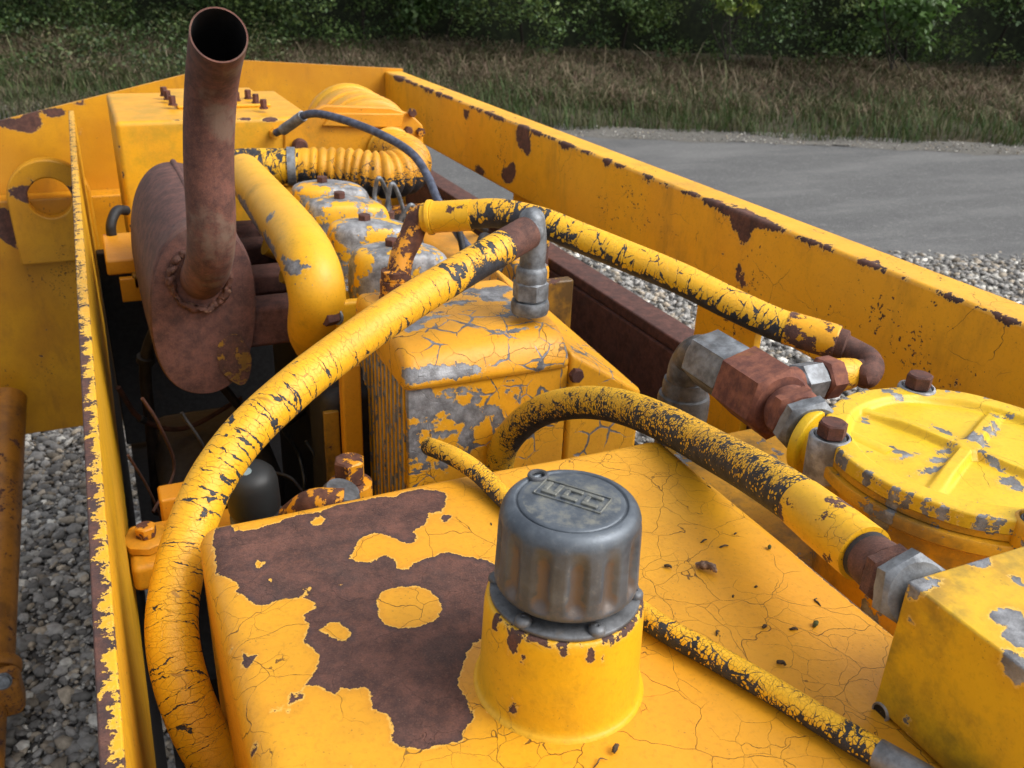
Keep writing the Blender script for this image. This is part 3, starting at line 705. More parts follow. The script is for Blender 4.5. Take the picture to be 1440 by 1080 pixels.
# lifting lug with a round eye
lc = at(70, 279, y=YF - .118); lr = .098; hr = .0515; lx = lc[0]; zb_ = at(60, 371, y=YF - .118)[2]
out_ = [(lx + lr * math.cos(t), lc[2] + lr * math.sin(t)) for t in np.linspace(0, math.pi, 25)] + [(lx - lr * .96, zb_), (lx + lr * 1.0, zb_)]
inn_ = [(lx + hr * math.cos(t), lc[2] + hr * math.sin(t)) for t in np.linspace(0, 2 * math.pi, 41)[:-1]]
def ring_plate(outer, inner, y0, y1):
    bm = bmesh.new(); vo = [bm.verts.new((p[0], y0, p[1])) for p in outer]; vi = [bm.verts.new((p[0], y0, p[1])) for p in inner]
    ed = [bm.edges.new((vo[i], vo[(i + 1) % len(vo)])) for i in range(len(vo))] + [bm.edges.new((vi[i], vi[(i + 1) % len(vi)])) for i in range(len(vi))]
    bmesh.ops.triangle_fill(bm, use_beauty=True, edges=ed); r = bmesh.ops.extrude_face_region(bm, geom=bm.faces[:]); bmesh.ops.translate(bm, vec=(0, y1 - y0, 0), verts=[v for v in r['geom'] if isinstance(v, bmesh.types.BMVert)])
    bmesh.ops.recalc_face_normals(bm, faces=bm.faces[:]); V = [v.co[:] for v in bm.verts]; F = [[v.index for v in f.verts] for f in bm.faces]; bm.free(); return V, F
V, F = ring_plate(out_, inn_, YF - .118, YF - .076)
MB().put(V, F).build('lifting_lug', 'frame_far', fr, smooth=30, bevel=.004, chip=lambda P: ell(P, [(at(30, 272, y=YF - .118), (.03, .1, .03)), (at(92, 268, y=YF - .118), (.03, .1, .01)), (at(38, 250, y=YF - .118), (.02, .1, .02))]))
# uprights and lower rail on the right
for (pa, pb) in (((726, 0), (772, 0)), ((986, 0), (1066, 0))):
    ya = at(pb[0], 290 if pa[0] < 900 else 480, x=.84)[1]; yb = at(pa[0], 275 if pa[0] < 900 else 430, x=.84)[1]
    V, F = rbox((.832, ya, Z(-1.15)), (.846, yb, ZB - .1495), .002, .03)
    MB().put(V, F).build('upright', 'frame', fr, smooth=40, chip=lambda P, y0=ya: ell(P, [((.832, y0 + .03, Z(-.50)), (.02, .02, .012)), ((.832, y0 + .0, Z(-.56)), (.02, .02, .03)), ((.832, y0 + .08, Z(-.47)), (.02, .03, .008))]))
for (lo, hi) in (((.852, -.3, Z(-.590)), (.912, 2.62, Z(-.568))), ((.848, -.3, Z(-.76)), (.862, 2.62, Z(-.591)))):
    V, F = rbox(lo, hi, .004, .08); MB().put(V, F).build('lower_rail', 'rail', fr, smooth=40)
# added dark panels keep light out of the engine bay and deepen its shade
V, F = box((-.02, -.35, Z(-1.24)), (.84, 2.6, Z(-1.22))); MB().put(V, F).build('belly_light_block', 'dark', fr, bevel=.002)  # added floor, stops light coming in from below
V, F = box((-.029, 2.32, Z(-1.2)), (.8, 2.36, Z(-.675))); MB().put(V, F).build('bay_shade_panel', 'dark', fr, bevel=.003)  # dark sheet standing in for the shade at the back of the bay
V, F = box((XP0 + .002, -.35, Z(-1.22)), (XP1 - .002, 2.6, ZP - .362)); MB().put(V, F).build('bay_shade_side', 'dark', fr)  # added dark panel, shuts out light under the side plate
V, F = box((.838, 1.12, Z(-1.22)), (.8455, 1.66, Z(-.80))); MB().put(V, F).build('bay_shade_side', 'dark', fr)
# small step bracket and corner foot inside the left plate
b0 = at(152, 362, y=1.62)
V, F = rbox((b0[0] - .005, 1.58, b0[2] - .02), (b0[0] + .115, 1.75, b0[2] + .006), .004, .02); MB().put(V, F).build('bracket', 'yellow', fr)
V, F = rbox((b0[0] + .012, 1.56, b0[2] - .062), (b0[0] + .12, 1.574, b0[2] - .021), .002, .02); MB().put(V, F).build('bracket', 'yellow', fr)
f0 = at(208, 765, z=-.64)
V, F = rbox((XP1 + .002, f0[1] - .045, f0[2] - .035), (.10, f0[1] + .05, f0[2]), .008, .02); MB().put(V, F).build('corner_foot', 'yellow', fr)
V, F = rbox((f0[0] + .020, f0[1] + .051, f0[2] - .1), (.085, f0[1] + .09, f0[2] + .025), .004, .02); MB().put(V, F).build('corner_foot', 'yellow', fr)
V, F = lathe([(.024, 0), (.027, .002), (.027, .010), (.024, .012)], f0, (0, 0, 1), 8); MB().put(V, F).build('bolt_boss', 'yellow', fr, smooth=50)
bolt(fr, f0 + np.array([0, 0, .012]), flat=.021, h=.014, mat='elbow_rust')

# stabiliser strut at the far left
sa = at(10, 560, y=2.56); sb = at(-14, 950, y=1.86); sc_ = at(-22, 1100, y=1.62)
st = thing('stabiliser_strut', tuple(sc_), 'rusty orange strut with clamp at far left edge over the gravel', 'strut')
V, F, *_ = tube([sa, (sa + sb) / 2, sb], .048, 28, 6); MB().put(V, F).build('tube', 'strut', st)
ax_ = _n(sb - sa)
V, F = lathe([(.050, 0), (.060, .001), (.063, .006), (.063, .020), (.060, .026), (.05, .027)], sb - ax_ * .03, ax_, 32); MB().put(V, F).build('clamp', 'strut', st)
V, F, *_ = tube([sb, (sb + sc_) / 2, sc_ + ax_ * .15], .036, 24, 6); MB().put(V, F).build('rod', 'strut', st)
bx = at(16, 968, y=1.80); V, F = rbox(bx + [-.08, -.035, -.055], bx + [.022, .035, .045], .02, .02); MB().put(V, F).build('bracket', 'strut', st)
bolt(st, at(4, 958, y=1.765), (0.1, -1, .5), flat=.028, h=.012, mat='zinc', washer=.018)

# ================================================================== HYDRAULIC TANK
ZT = Z(-.385)
tk = thing('hydraulic_tank', (.235, .28, Z(-.9)), 'yellow hydraulic oil tank with a big bare rust patch on its cracked top', 'tank')
def zp(pts, x0=270, y0=680, k=450 / 1215): return [at(x0 + a * k, y0 + b * k, z=-.385)[:2] for a, b in pts]
RUST = zp([(90,160),(150,145),(155,175),(200,175),(270,160),(340,135),(400,115),(480,105),(560,75),(640,65),(720,50),(770,55),(800,35),(860,22),(960,35),(965,60),(955,110),(900,115),(890,160),(835,180),(860,210),(830,235),(800,222),(760,205),(700,185),(640,205),(615,250),(595,285),(650,300),(690,300),(700,280),(740,272),(775,290),(775,325),(820,330),(830,305),(920,280),(960,260),(1010,275),(1120,295),(1180,330),(1190,400),(1160,560),(1070,600),(1035,660),(1025,720),(1000,755),(1030,800),(1070,880),(1030,950),(1020,980),(960,990),(900,1010),(850,1015),(800,1000),(755,990),(765,940),(740,880),(680,865),(680,800),(650,775),(600,790),(560,780),(545,810),(510,800),(490,770),(425,775),(450,740),(480,690),(485,655),(440,610),(420,600),(445,560),(440,530),(415,510),(430,490),(480,465),(440,435),(370,430),(320,440),(290,455),(240,462),(215,430),(160,410),(180,385),(120,345),(90,320),(85,260),(75,220),(80,180)])
ISL = [zp(p) for p in ([(700,450),(720,410),(760,395),(850,388),(900,405),(940,440),(950,480),(920,520),(860,545),(780,550),(730,535),(710,500)], [(485,565),(495,545),(550,518),(575,535),(605,560),(600,600),(555,595),(525,580)],
     [(232,300),(250,285),(280,295),(270,315),(240,320)], [(450,140),(480,120),(512,130),(500,150),(460,158)], [(415,405),(440,385),(455,400),(440,412)], [(280,355),(305,345),(295,368)], [(553,386),(590,376),(570,394)])]
CHIPS = [zp(p) for p in ([(185,630),(205,655),(248,650),(215,690),(195,690)], [(352,830),(375,800),(410,796),(432,830),(395,834)], [(272,865),(310,856),(338,870),(320,884)], [(220,970),(242,965),(240,1000),(222,1012)], [(570,1078),(590,1064),(606,1078)],
     [(938,120),(985,125),(985,148),(950,148)], [(1118,840),(1135,842),(1155,870),(1140,878)], [(355,862),(375,860),(372,874)], [(135,595),(148,598),(146,614),(136,612)])]
def tank_chip(P):
    q = P[:, :2]; d = sd_poly(q, RUST)
    for p in ISL: d = np.minimum(d, -sd_poly(q, p))
    for p in CHIPS: d = np.maximum(d, sd_poly(q, p))
    d = np.where(P[:, 2] > ZT - .012, d, -.05)
    tr_ = at(1175, 830, z=-.385); d = np.maximum(d, .006 - np.hypot((P[:, 0] - tr_[0] - .007) * 1.0, (P[:, 1] - tr_[1]) * .12) - 10 * np.maximum(0, ZT - .02 - P[:, 2]))
    return np.clip(d, -.05, .05)
V, F = rbox((.030, -.12, Z(-.90)), (.436, .604, ZT), .016, .0045)
V[:, 2] += np.where(V[:, 2] > ZT - .02, .0012 * np.sin(V[:, 0] * 21) * np.cos(V[:, 1] * 17), 0)
MB().put(V, F).build('shell', 'tank', tk, smooth=60, chip=tank_chip)
# filler neck
NC = np.array([.2080, .3600]); nb = np.array([*NC, ZT])
prof = [(.0515, -.002), (.0498, .0006), (.0484, .0022), (.0474, .0055), (.0468, .014), (.0461, .035), (.0455, .054), (.0450, .0590), (.0440, .0622), (.0420, .0632), (.037, .0632)]
V, F = lathe(prof, nb, seg=96, close=False)
def neck_chip(P):
    a = np.arctan2(P[:, 1] - NC[1], P[:, 0] - NC[0]); h = P[:, 2] - ZT; d = np.full(len(P), -.05)
    for ang, hh, ra, rh in [(-2.70, .055, .09, .007), (-2.05, .060, .06, .003), (-1.72, .057, .07, .0055), (-1.58, .052, .03, .003), (-1.2, .0625, .3, .0015), (-2.4, .0622, .3, .002), (-.6, .062, .2, .002), (-2.62, .012, .05, .004), (-.35, .059, .08, .004), (-2.55, .048, .03, .0025), (-3.05, .058, .08, .006), (-2.52, .051, .02, .002)]:
        q = np.hypot((a - ang) / ra, (h - hh) / rh); d = np.maximum(d, (1 - q) * rh)
    return d
V, F = (lambda A: A)(lathe([(r, h) for r, h in spline([(r, h, 0) for r, h in prof], 4)[:, :2]], nb, seg=120, close=False))
neck = MB().put(V, F).build('filler_neck', 'neck', tk, smooth=60, chip=neck_chip)
V, F = lathe([(.030, .0630), (.0420, .0634), (.0426, .0642), (.0426, .0656), (.0418, .0664), (.030, .0666)], nb, seg=64, close=False); MB().put(V, F).build('flange', 'zinc_dark', neck, smooth=50)
for k in range(6):
    t = R_(-92 + 60 * k); p = nb + np.array([(.0392) * math.cos(t), .0392 * math.sin(t), .0664])
    V, F = lathe([(.0048, 0), (.0048, .0012), (.0042, .0027), (.0028, .0036), (.0013, .0038), (.0010, .003)], p, seg=16); MB().put(V, F).build('screw', 'zinc_dark', neck, smooth=60)

# filler cap
CZ = ZT + .0725
cp = thing('filler_cap', (NC[0], NC[1], CZ), 'dark grey fluted metal cap embossed UCC on the tank filler neck', 'filler cap')
pr_ = [(.034, .0), (.0375, .0004), (.0390, .0022), (.0394, .005), (.0392, .010), (.0389, .018), (.0386, .026), (.0384, .034), (.0381, .041), (.0374, .0468), (.0358, .0510), (.0338, .0532), (.0318, .0542), (.0303, .0544), (.0296, .0535), (.0288, .0534), (.0278, .0545), (.020, .0552), (.010, .0554), (.0004, .0555)]
pr_ = [tuple(x[:2]) for x in spline([(a, b, 0) for a, b in pr_], 3)]
NFL = 13
def flute(t, h):
    k = 0.0
    if .004 < h < .044:
        e = min(1, (h - .004) / .006) * min(1, (.044 - h) / .012); c = math.cos(t * NFL) ; k = e * max(0, (c + .25) / 1.25) ** .8
    return k
V = []; seg = 208; we = []; ch = []
pr_ = [(r * 1.022, h * .945) for r, h in pr_]
for r, h in pr_:
    for k in range(seg):
        t = 2 * math.pi * k / seg + .12; f = flute(t, h); rr_ = r - .0038 * f
        V.append((NC[0] + rr_ * math.cos(t), NC[1] + rr_ * math.sin(t), CZ + h)); we.append(.75 * f + (.35 if h < .012 else 0) - (.3 if h > .045 else 0) + .12); ch.append(.55 if (h > .047 and r < .0277) else 0)
F = []; n = len(pr_)
for i in range(n - 1):
    for k in range(seg): F.append((i * seg + k, i * seg + (k + 1) % seg, (i + 1) * seg + (k + 1) % seg, (i + 1) * seg + k))
F.append(tuple(range(seg))[::-1]); F.append(tuple((n - 1) * seg + k for k in range(seg)))
cshell = MB().put(V, F, wear=we, chip=ch).build('cap_shell', 'cap', cp, smooth=60)
# raised UCC lettering in a frame
tx = _n(np.array([.216 - .195, .338 - .365, 0])); ty = np.array([-tx[1], tx[0], 0.0])
cc_ = np.array([NC[0], NC[1], CZ + .0522]) + ty * .0030 - tx * .001
def bar(m, x0, y0, x1, y1, h=.0015):
    P = []
    for z in (-.0006, h):
        for a, b in ((x0, y0), (x1, y0), (x1, y1), (x0, y1)): P.append(cc_ + tx * a + ty * b + np.array([0, 0, z]))
    m.put(P, [(3, 2, 1, 0), (4, 5, 6, 7), (0, 1, 5, 4), (1, 2, 6, 5), (2, 3, 7, 6), (3, 0, 4, 7)])
LW, LH, ST = .0092, .0112, .0027
m = MB(); W2 = .0200; H2 = .0086
for q in ((-W2, H2 - .0009, W2, H2), (-W2, -H2, W2, -H2 + .0009), (-W2, -H2, -W2 + .0009, H2), (W2 - .0009, -H2, W2, H2)): bar(m, *q, h=.0009)
m.build('lettering_frame', 'cap', cshell, bevel=.0003, wear=lambda P: np.full(len(P), .1), chip=lambda P: np.full(len(P), .7))
for i, chh in enumerate('UCC'):
    m = MB(); x0 = -.0166 + i * .0119; y0 = -LH / 2; x1 = x0 + LW; y1 = LH / 2
    if chh == 'U': bars = [(x0, y0 + ST, x0 + ST, y1), (x1 - ST, y0 + ST, x1, y1), (x0, y0, x1, y0 + ST - .0001)]
    else: bars = [(x0, y0 + ST, x0 + ST, y1 - ST), (x0, y0, x1, y0 + ST - .0001), (x0, y1 - ST + .0001, x1, y1)]
    for q in bars: bar(m, *q)
    m.build('letter', 'cap', cshell, bevel=.0004, wear=lambda P: np.full(len(P), .1), chip=lambda P: np.full(len(P), .75))
ep = at(757, 669, z=CZ + .052 - EYE); ec = ep
V, F, *_ = tube([ec + np.array([.0048 * math.cos(t), .0048 * math.sin(t), 0]) for t in np.linspace(0, 2 * math.pi, 20)], .0015, 8, 2); MB().put(V, F).build('chain_eye', 'zinc_dark', cp)

# ================================================================== HOSES
def hose(name, pts, r, mat, label, wearfn, step=.006, seg=36, extra_loc=None):
    V, F, su, side, C_, T = tube(pts, r, seg, 14, step)
    o = thing(name, tuple(pts[-1][:3]), label, 'hose')
    m = MB(); m.put(V, F, surf=su, wear=np.clip(wearfn(su[:, 0], side, V), -.6, 1.2)); m.build('hose_body', mat, o, smooth=70)
    return o, C_, T
MAT['hoseA'] = hose_paint('crazed hose paint A', (230, 85), (85, 9), .030, .03, .10, .16, p1=(.82, .43, .010), p2=(.80, .385, .012), grime=.15, net=.55, amp=.5)
MAT['hoseB'] = hose_paint('crazed hose paint B', (190, 90), (75, 22), .030, .40, .10, .9, p1=(.82, .45, .010), p2=(.80, .41, .012), grime=.12, net=.4)
MAT['hoseC'] = hose_paint('crazed hose paint C', (400, 290), (80, 55), .060, .60, .06, .95, p1=(.82, .46, .010), p2=(.80, .42, .012), grime=.15, net=.7)
MAT['hoseD'] = hose_paint('crazed hose paint D', (420, 300), (120, 80), .05, .50, .08, .95, p1=(.82, .45, .010), p2=(.80, .41, .012), grime=.12, net=.6)
MAT['bellowpaint'] = hose_paint('worn bellows paint', (260, 200), (30, 30), .03, .25, .03, .8, p1=(.74, .36, .010), p2=(.66, .30, .012), grime=.5, net=.15)
# large hose sweeping from the cooler down beside the tank
H1 = [at(708, 347, y=.872), at(650, 381, y=.842), at(560, 436, y=.795), at(460, 508, y=.745), at(407, 551, y=.718), at(357, 597, y=.695), at(320, 641, y=.677), at(289, 692, y=.658), at(260, 770, y=.628), at(243, 850, y=.594), at(243, 905, y=.568), at(255, 962, y=.545), at(279, 1024, y=.525), at(316, 1085, y=.512), at(390, 1150, y=.515)]
def w1(s, side, V):
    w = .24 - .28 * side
    w = w + .75 * np.exp(-((s - .05) / .055) ** 2) + .12 * np.exp(-((s - .40) / .10) ** 2)
    return w - .35 * np.clip((s - .60) / .1, 0, 1) - .22 * np.exp(-((s - .22) / .07) ** 2)
h1, C1, T1 = hose('hydraulic_hose', H1, .0189, 'hoseA', 'thick yellow hose with black ring cracks curving down beside the tank', w1)
e0 = H1[0]; d0 = _n(H1[0] - H1[1])
fe = at(745, 432, y=.905)                                     # where the fitting stands on the cooler
q = e0 + d0 * .006
V, F, *_ = tube([e0 - d0 * .012, e0 + d0 * .012, e0 + d0 * .042], .0188, 36, 6); MB().put(V, F).build('ferrule', 'rust_some_paint', h1, smooth=50)
ez = e0 + d0 * .042; top = np.array([fe[0], fe[1], ez[2] + .002])
V, F, *_ = tube([ez - d0 * .012, ez + d0 * .008, (ez * .35 + top * .65) + np.array([0, 0, .010]), top + np.array([0.001, 0, -.018]), fe + np.array([0, 0, .045])], .0150, 28, 8); MB().put(V, F).build('elbow', 'zinc', h1, smooth=60)
V, F = lathe([(.0150, .030), (.0178, .031), (.0184, .034), (.0184, .046), (.0168, .050), (.015, .051)], fe, seg=36); MB().put(V, F).build('collar', 'zinc', h1, smooth=50)
V, F = hexbar(fe + np.array([0, 0, .010]), fe + np.array([0, 0, .034]), .037, rot=.4); MB().put(V, F).build('nut', 'zinc', h1, smooth=30)
V, F = lathe([(.0215, -.006), (.0228, -.001), (.0228, .005), (.0215, .0095), (.017, .0096)], fe, seg=36); MB().put(V, F).build('boss', 'zinc', h1, smooth=50)

# hose from the engine over to the filter
H2 = [at(650, 303, dep=1.09), at(700, 300, dep=1.08), at(760, 312, dep=1.065), at(803, 329, dep=1.055), at(880, 360, dep=1.035), at(957, 392, dep=1.015), at(1030, 428, dep=.995), at(1100, 459, dep=.975), at(1172, 480, dep=.955)]
def w2(s, side, V):
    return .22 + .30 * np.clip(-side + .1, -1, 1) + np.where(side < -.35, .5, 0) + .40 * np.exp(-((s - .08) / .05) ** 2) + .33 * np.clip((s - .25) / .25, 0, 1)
h2, C2, T2 = hose('hydraulic_hose', H2, .0176, 'hoseB', 'black flaked yellow hose running along the right beam to the filter fittings', w2)
d0 = _n(H2[0] - H2[1]); a0 = H2[0]
V, F, *_ = tube([np.r_[a0 - d0 * .012, .0188], np.r_[a0 + d0 * .028, .0190], np.r_[a0 + d0 * .036, .0196]], .025, 36, 6); MB().put(V, F).build('ferrule', 'sleeve', h2, smooth=45)
V, F = lathe([(.016, 0), (.0208, .001), (.0214, .003), (.0214, .006), (.0178, .007), (.0178, .013), (.016, .014)], a0 + d0 * .036, d0, 36); MB().put(V, F).build('collar', 'sleeve', h2, smooth=40)
a1 = a0 + d0 * .046
V, F, *_ = tube([a1 - d0 * .01, a1 + d0 * .008, at(577, 336, dep=1.105), at(565, 362, dep=1.105), at(559, 400, dep=1.105)], .0148, 28, 8); MB().put(V, F).build('elbow', 'elbow_rust', h2, smooth=60)
ee = at(557, 392, dep=1.105)
V, F = lathe([(.0145, .012), (.0182, .011), (.0186, .001), (.0175, .0), (.0198, -.001), (.0202, -.022), (.0215, -.023), (.0215, -.06)], ee, (0, .02, 1), 32); MB().put(V, F).build('union', 'elbow_rust', h2, smooth=40)
# ferrule and elbow at the near end
dE = _n(H2[-1] - H2[-2]); eE = H2[-1]
V, F, *_ = tube([np.r_[eE - dE * .050, .0184], np.r_[eE - dE * .002, .0186], np.r_[eE + dE * .004, .0178]], .023, 32, 5); MB().put(V, F).build('ferrule', 'half_paint', h2, smooth=45)
V, F = lathe([(.013, 0), (.0158, .001), (.0158, .010), (.013, .012)], eE + dE * .002, dE, 28); MB().put(V, F).build('collar', 'rust', h2, smooth=40)
YB = .615
xa = at(1100, 530, y=YB); xe = at(1196, 536, y=YB); zk = (xa[2] + xe[2]) / 2; kx = lambda x: np.array([x, YB, zk]); X0, X1 = xa[0], xe[0]
V, F, *_ = tube([eE + dE * .006, at(1205, 495, dep=.945), at(1221, 505, dep=.935), at(1226, 518, dep=.92), at(1218, 530, dep=.905), kx(X1 + .012), kx(X1 - .004)], .0122, 28, 8); MB().put(V, F).build('elbow', 'rust', h2, smooth=60)
LX = (X1 - X0) / 10
V, F = lathe([(.012, 0), (.0165, .001), (.0165, .02), (.012, .021)], kx(X0), (1, 0, 0), 28); MB().put(V, F).build('collar', 'ochre', h2, smooth=40)
V, F = hexbar(kx(X0 + LX * 2.0), kx(X0 + LX * 5.2), .0345, rot=.2); MB().put(V, F).build('nut', 'zinc', h2, smooth=30)
V, F = hexbar(kx(X0 + LX * 5.25), kx(X0 + LX * 7.6), .0375, rot=.45); MB().put(V, F).build('nut', 'ochre', h2, smooth=30)
V, F, *_ = tube([np.r_[kx(X0 + LX * 7.6), .0170], np.r_[kx(X0 + LX * 9), .0165], np.r_[kx(X1 + .004), .0140]], .02, 28, 6); MB().put(V, F).build('collar', 'sleeve', h2, smooth=40)

# hose arching over the back of the tank to the valve block
BX0, BY1, ZBK = .3680, .270, Z(-.2945)
H3 = [at(1212, 776, y=.325), at(1129, 709, y=.388), at(1058, 663, y=.457), at(1000, 631, y=.525), at(930, 593, y=.605), at(870, 571, y=.675), at(815, 566, y=.735), at(765, 576, y=.785), at(728, 601, y=.825), at(706, 635, y=.85), at(700, 690, y=.865), at(705, 760, y=.875)]
def w3(s, side, V):
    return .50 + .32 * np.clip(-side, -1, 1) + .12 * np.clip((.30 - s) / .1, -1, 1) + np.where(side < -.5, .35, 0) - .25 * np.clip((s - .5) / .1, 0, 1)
h3, C3, T3 = hose('hydraulic_hose', H3, .0172, 'hoseC', 'yellow hose with mosaic flaked paint arching over the rear tank edge to the block', w3)
d0 = _n(H3[0] - H3[1]); a0 = H3[0]; s0 = at(1127, 708, y=.389)
V, F, *_ = tube([np.r_[s0, .0178], np.r_[s0 * .5 + a0 * .5, .0186], np.r_[a0 - d0 * .003, .0188], np.r_[a0 + d0 * .003, .0188]], .023, 36, 6); MB().put(V, F).build('ferrule', 'sleeve', h3, smooth=45)
n0 = at(1238, 797, y=.306); n1 = at(1268, 822, y=.284); n2 = at(1290, 838, y=.2725)
V, F = lathe([(.014, 0), (.0162, .001), (.0162, .007), (.014, .0075)], a0 + d0 * .003, d0, 30); MB().put(V, F).build('collar', 'rubber', h3, smooth=40)
V, F, *_ = tube([np.r_[a0 + d0 * .008, .0158], np.r_[n0, .0166], np.r_[n0 * .6 + n1 * .4, .0166]], .02, 32, 5); MB().put(V, F).build('collar', 'rust', h3, smooth=40)
V, F = hexbar(n1, n0 * .6 + n1 * .4, .0350, rot=.15); MB().put(V, F).build('nut', 'rust_few', h3, smooth=30)
n2 = np.array([n1[0] - .003, BY1 + .0005, n1[2] + .004])
V, F = hexbar(n2, n1 + (n2 - n1) * .08, .040, rot=.1); MB().put(V, F).build('hexagon', 'zinc', h3, smooth=30)

# thin hose lying across the tank
H4 = [at(1275, 1083, z=-.374), at(1180, 1028, z=-.3765), at(1090, 973, z=-.3768), at(1000, 921, z=-.3768), at(915, 872, z=-.3768), at(800, 782, z=-.3768), at(712, 703, z=-.3770), at(672, 664, z=-.372), at(640, 643, z=-.368), at(615, 632, y=.625), at(604, 628, y=.645)]
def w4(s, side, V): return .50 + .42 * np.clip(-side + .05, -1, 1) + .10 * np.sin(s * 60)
h4, C4, T4 = hose('hydraulic_hose', H4, .0079, 'hoseD', 'thin yellow and black flaked hose lying across the tank behind the cap', w4, step=.004, seg=24)
d0 = _n(H4[0] - H4[1])
V, F, *_ = tube([np.r_[H4[0] - d0 * .016, .0082], np.r_[H4[0] + d0 * .03, .0086]], .0085, 24, 4); MB().put(V, F).build('ferrule', 'zinc', h4, smooth=45)

# ================================================================== VALVE BLOCK
vb = thing('valve_block', (BX0 + .06, BY1 - .1, ZT), 'square yellow valve block with bare silver chips at right bottom corner', 'valve block')
def vchip(P):
    b = [(at(1297, 822, z=-.2945), (.012, .005, .012)), (at(1288, 816, z=-.2945), (.006, .006, .010)), (at(1418, 868, z=-.2945), (.010, .007, .02)), (at(1436, 896, z=-.2945), (.010, .008, .02)), (at(1377, 789, z=-.2945), (.008, .006, .012)), (at(1438, 935, z=-.2945), (.006, .010, .012)), (at(1432, 817, z=-.2945), (.003, .005, .01)),
         (at(1281, 872, x=BX0), (.01, .003, .003)), (at(1316, 857, x=BX0), (.01, .002, .002)), (at(1276, 1013, x=BX0), (.01, .003, .003)), (at(1275, 1042, x=BX0), (.01, .006, .004)), (at(1248, 1030, x=BX0), (.01, .006, .004)), (at(1300, 1070, x=BX0), (.01, .010, .004)), (at(1226, 1000, x=BX0), (.01, .005, .004)), (at(1240, 1012, x=BX0), (.01, .009, .003))]
    return ell(P, b)
V, F = rbox((BX0, .06, ZT + .002), (.4800, BY1, ZBK), .0018, .005)
body = MB().put(V, F).build('block_body', 'block', vb, smooth=50, chip=vchip)
pc = at(1239, 1001, x=BX0)
V, F = lathe([(.0046, .0012), (.0056, .0014), (.0058, .0006), (.0058, -.001)], pc, (-1, 0, 0), 28, close=False); MB().put(V, F).build('port_rim', 'alloy', body, smooth=50)
V, F = lathe([(.0050, .0010), (.0046, .0004), (.0044, .0002), (.0002, .0002)], pc, (-1, 0, 0), 28, close=False); MB().put(V, F).build('port_plug', 'dark', body, smooth=50)

# ================================================================== FILTER HOUSING
FC = np.array([.612, .428]); ZL = Z(-.340); FR = .1115
fh = thing('filter_housing', (FC[0], FC[1], Z(-.62)), 'round yellow filter housing with cross ribbed lid and rusty bolts at right edge', 'filter housing')
def pol(r, deg): return np.array([FC[0] + r * math.cos(R_(deg)), FC[1] + r * math.sin(R_(deg))])
# lid: raised rim, sunken face, cross ribs, all one casting on a polar grid
BOLT_A = (64, 152, 246, 335)
cx = pol(0, 0); ra = math.degrees(math.atan2(at(1242, 580, z=-.34)[1] - FC[1], at(1242, 580, z=-.34)[0] - FC[0])); rb = math.degrees(math.atan2(at(1325, 672, z=-.34)[1] - FC[1], at(1325, 672, z=-.34)[0] - FC[0]))
def sstep(a, b, x): t = np.clip((x - a) / (b - a), 0, 1); return t * t * (3 - 2 * t)
NS, RS = 288, np.r_[np.linspace(.0, .094, 66), np.linspace(.0955, FR - .004, 12), FR - .002, FR - .0006, FR, FR, FR + .0002]
V = []; chp = []
ribs = [ra, ra + 180, rb, rb + 180]
for i, r in enumerate(RS):
    for k in range(NS):
        t = 2 * math.pi * k / NS; x, y = r * math.cos(t), r * math.sin(t); h = 0.0
        for q in ribs:
            c, s = math.cos(R_(q)), math.sin(R_(q)); al = x * c + y * s; pe = abs(-x * s + y * c)
            if al > 0: h = max(h, .0065 * float(sstep(.0085, .0035, pe)) * (1 - .55 * float(sstep(.05, .088, al))))
        h = max(h, .0062 * float(sstep(.088, .0945, r)) * 1.0, .0070 * float(sstep(.016, .008, r)))
        edge = [0, -.0006, -.0022, -.012, -.012][i - len(RS) + 5] if i >= len(RS) - 5 else 0
        notch = 0.0; rr_ = r
        for ba in BOLT_A:
            da = (math.degrees(t) - ba + 180) % 360 - 180; w_ = .0165 ** 2 - (FR * R_(da)) ** 2
            if w_ > 0 and r > .085:
                lim = .1100 - math.sqrt(w_); rr_ = min(rr_, max(lim, .085 + (r - .085) * .3))
        V.append((FC[0] + rr_ * math.cos(t), FC[1] + rr_ * math.sin(t), ZL - .0062 + h + edge + .0006 * math.sin(x * 90) * math.cos(y * 80)))
F = []
for i in range(len(RS) - 1):
    for k in range(NS): F.append((i * NS + k, (i + 1) * NS + k, (i + 1) * NS + (k + 1) % NS, i * NS + (k + 1) % NS))
lb = [(at(px, py, z=-.345), (r1, r2, .02)) for px, py, r1, r2 in [(1260, 632, .004, .010), (1275, 640, .010, .003), (1330, 632, .008, .004), (1320, 645, .010, .004), (1310, 660, .012, .003), (1372, 625, .012, .006), (1365, 618, .010, .005), (1390, 610, .010, .003), (1400, 602, .006, .003), (1419, 676, .010, .005), (1430, 684, .008, .004), (1218, 587, .003, .003), (1246, 557, .006, .004), (1258, 562, .004, .006), (1328, 557, .005, .002), (1400, 655, .002, .012), (1330, 605, .003, .010), (1280, 595, .002, .012)]]
def lidchip(P):
    d = ell(P, lb); rr_ = np.hypot(P[:, 0] - FC[0], P[:, 1] - FC[1]); a = np.arctan2(P[:, 1] - FC[1], P[:, 0] - FC[0])
    rim = .0008 - np.abs(rr_ - FR) * .5 + .0024 * np.sin(a * 17 + 1) * np.sin(a * 41) - .0012
    return np.maximum(d, rim)
lid = MB().put(V, F).build('lid', 'lemon', fh, smooth=50, chip=lidchip)
V, F = lathe([(FR - .004, -.0185), (FR + .0035, -.0188), (FR + .0045, -.0205), (FR + .0045, -.0285), (FR + .001, -.031), (FR - .008, -.037), (FR - .010, -.06), (FR - .014, -.20), (FR - .02, -.28)], (FC[0], FC[1], ZL), seg=128, close=False)
V = np.array(V); F = [f[::-1] for f in F]
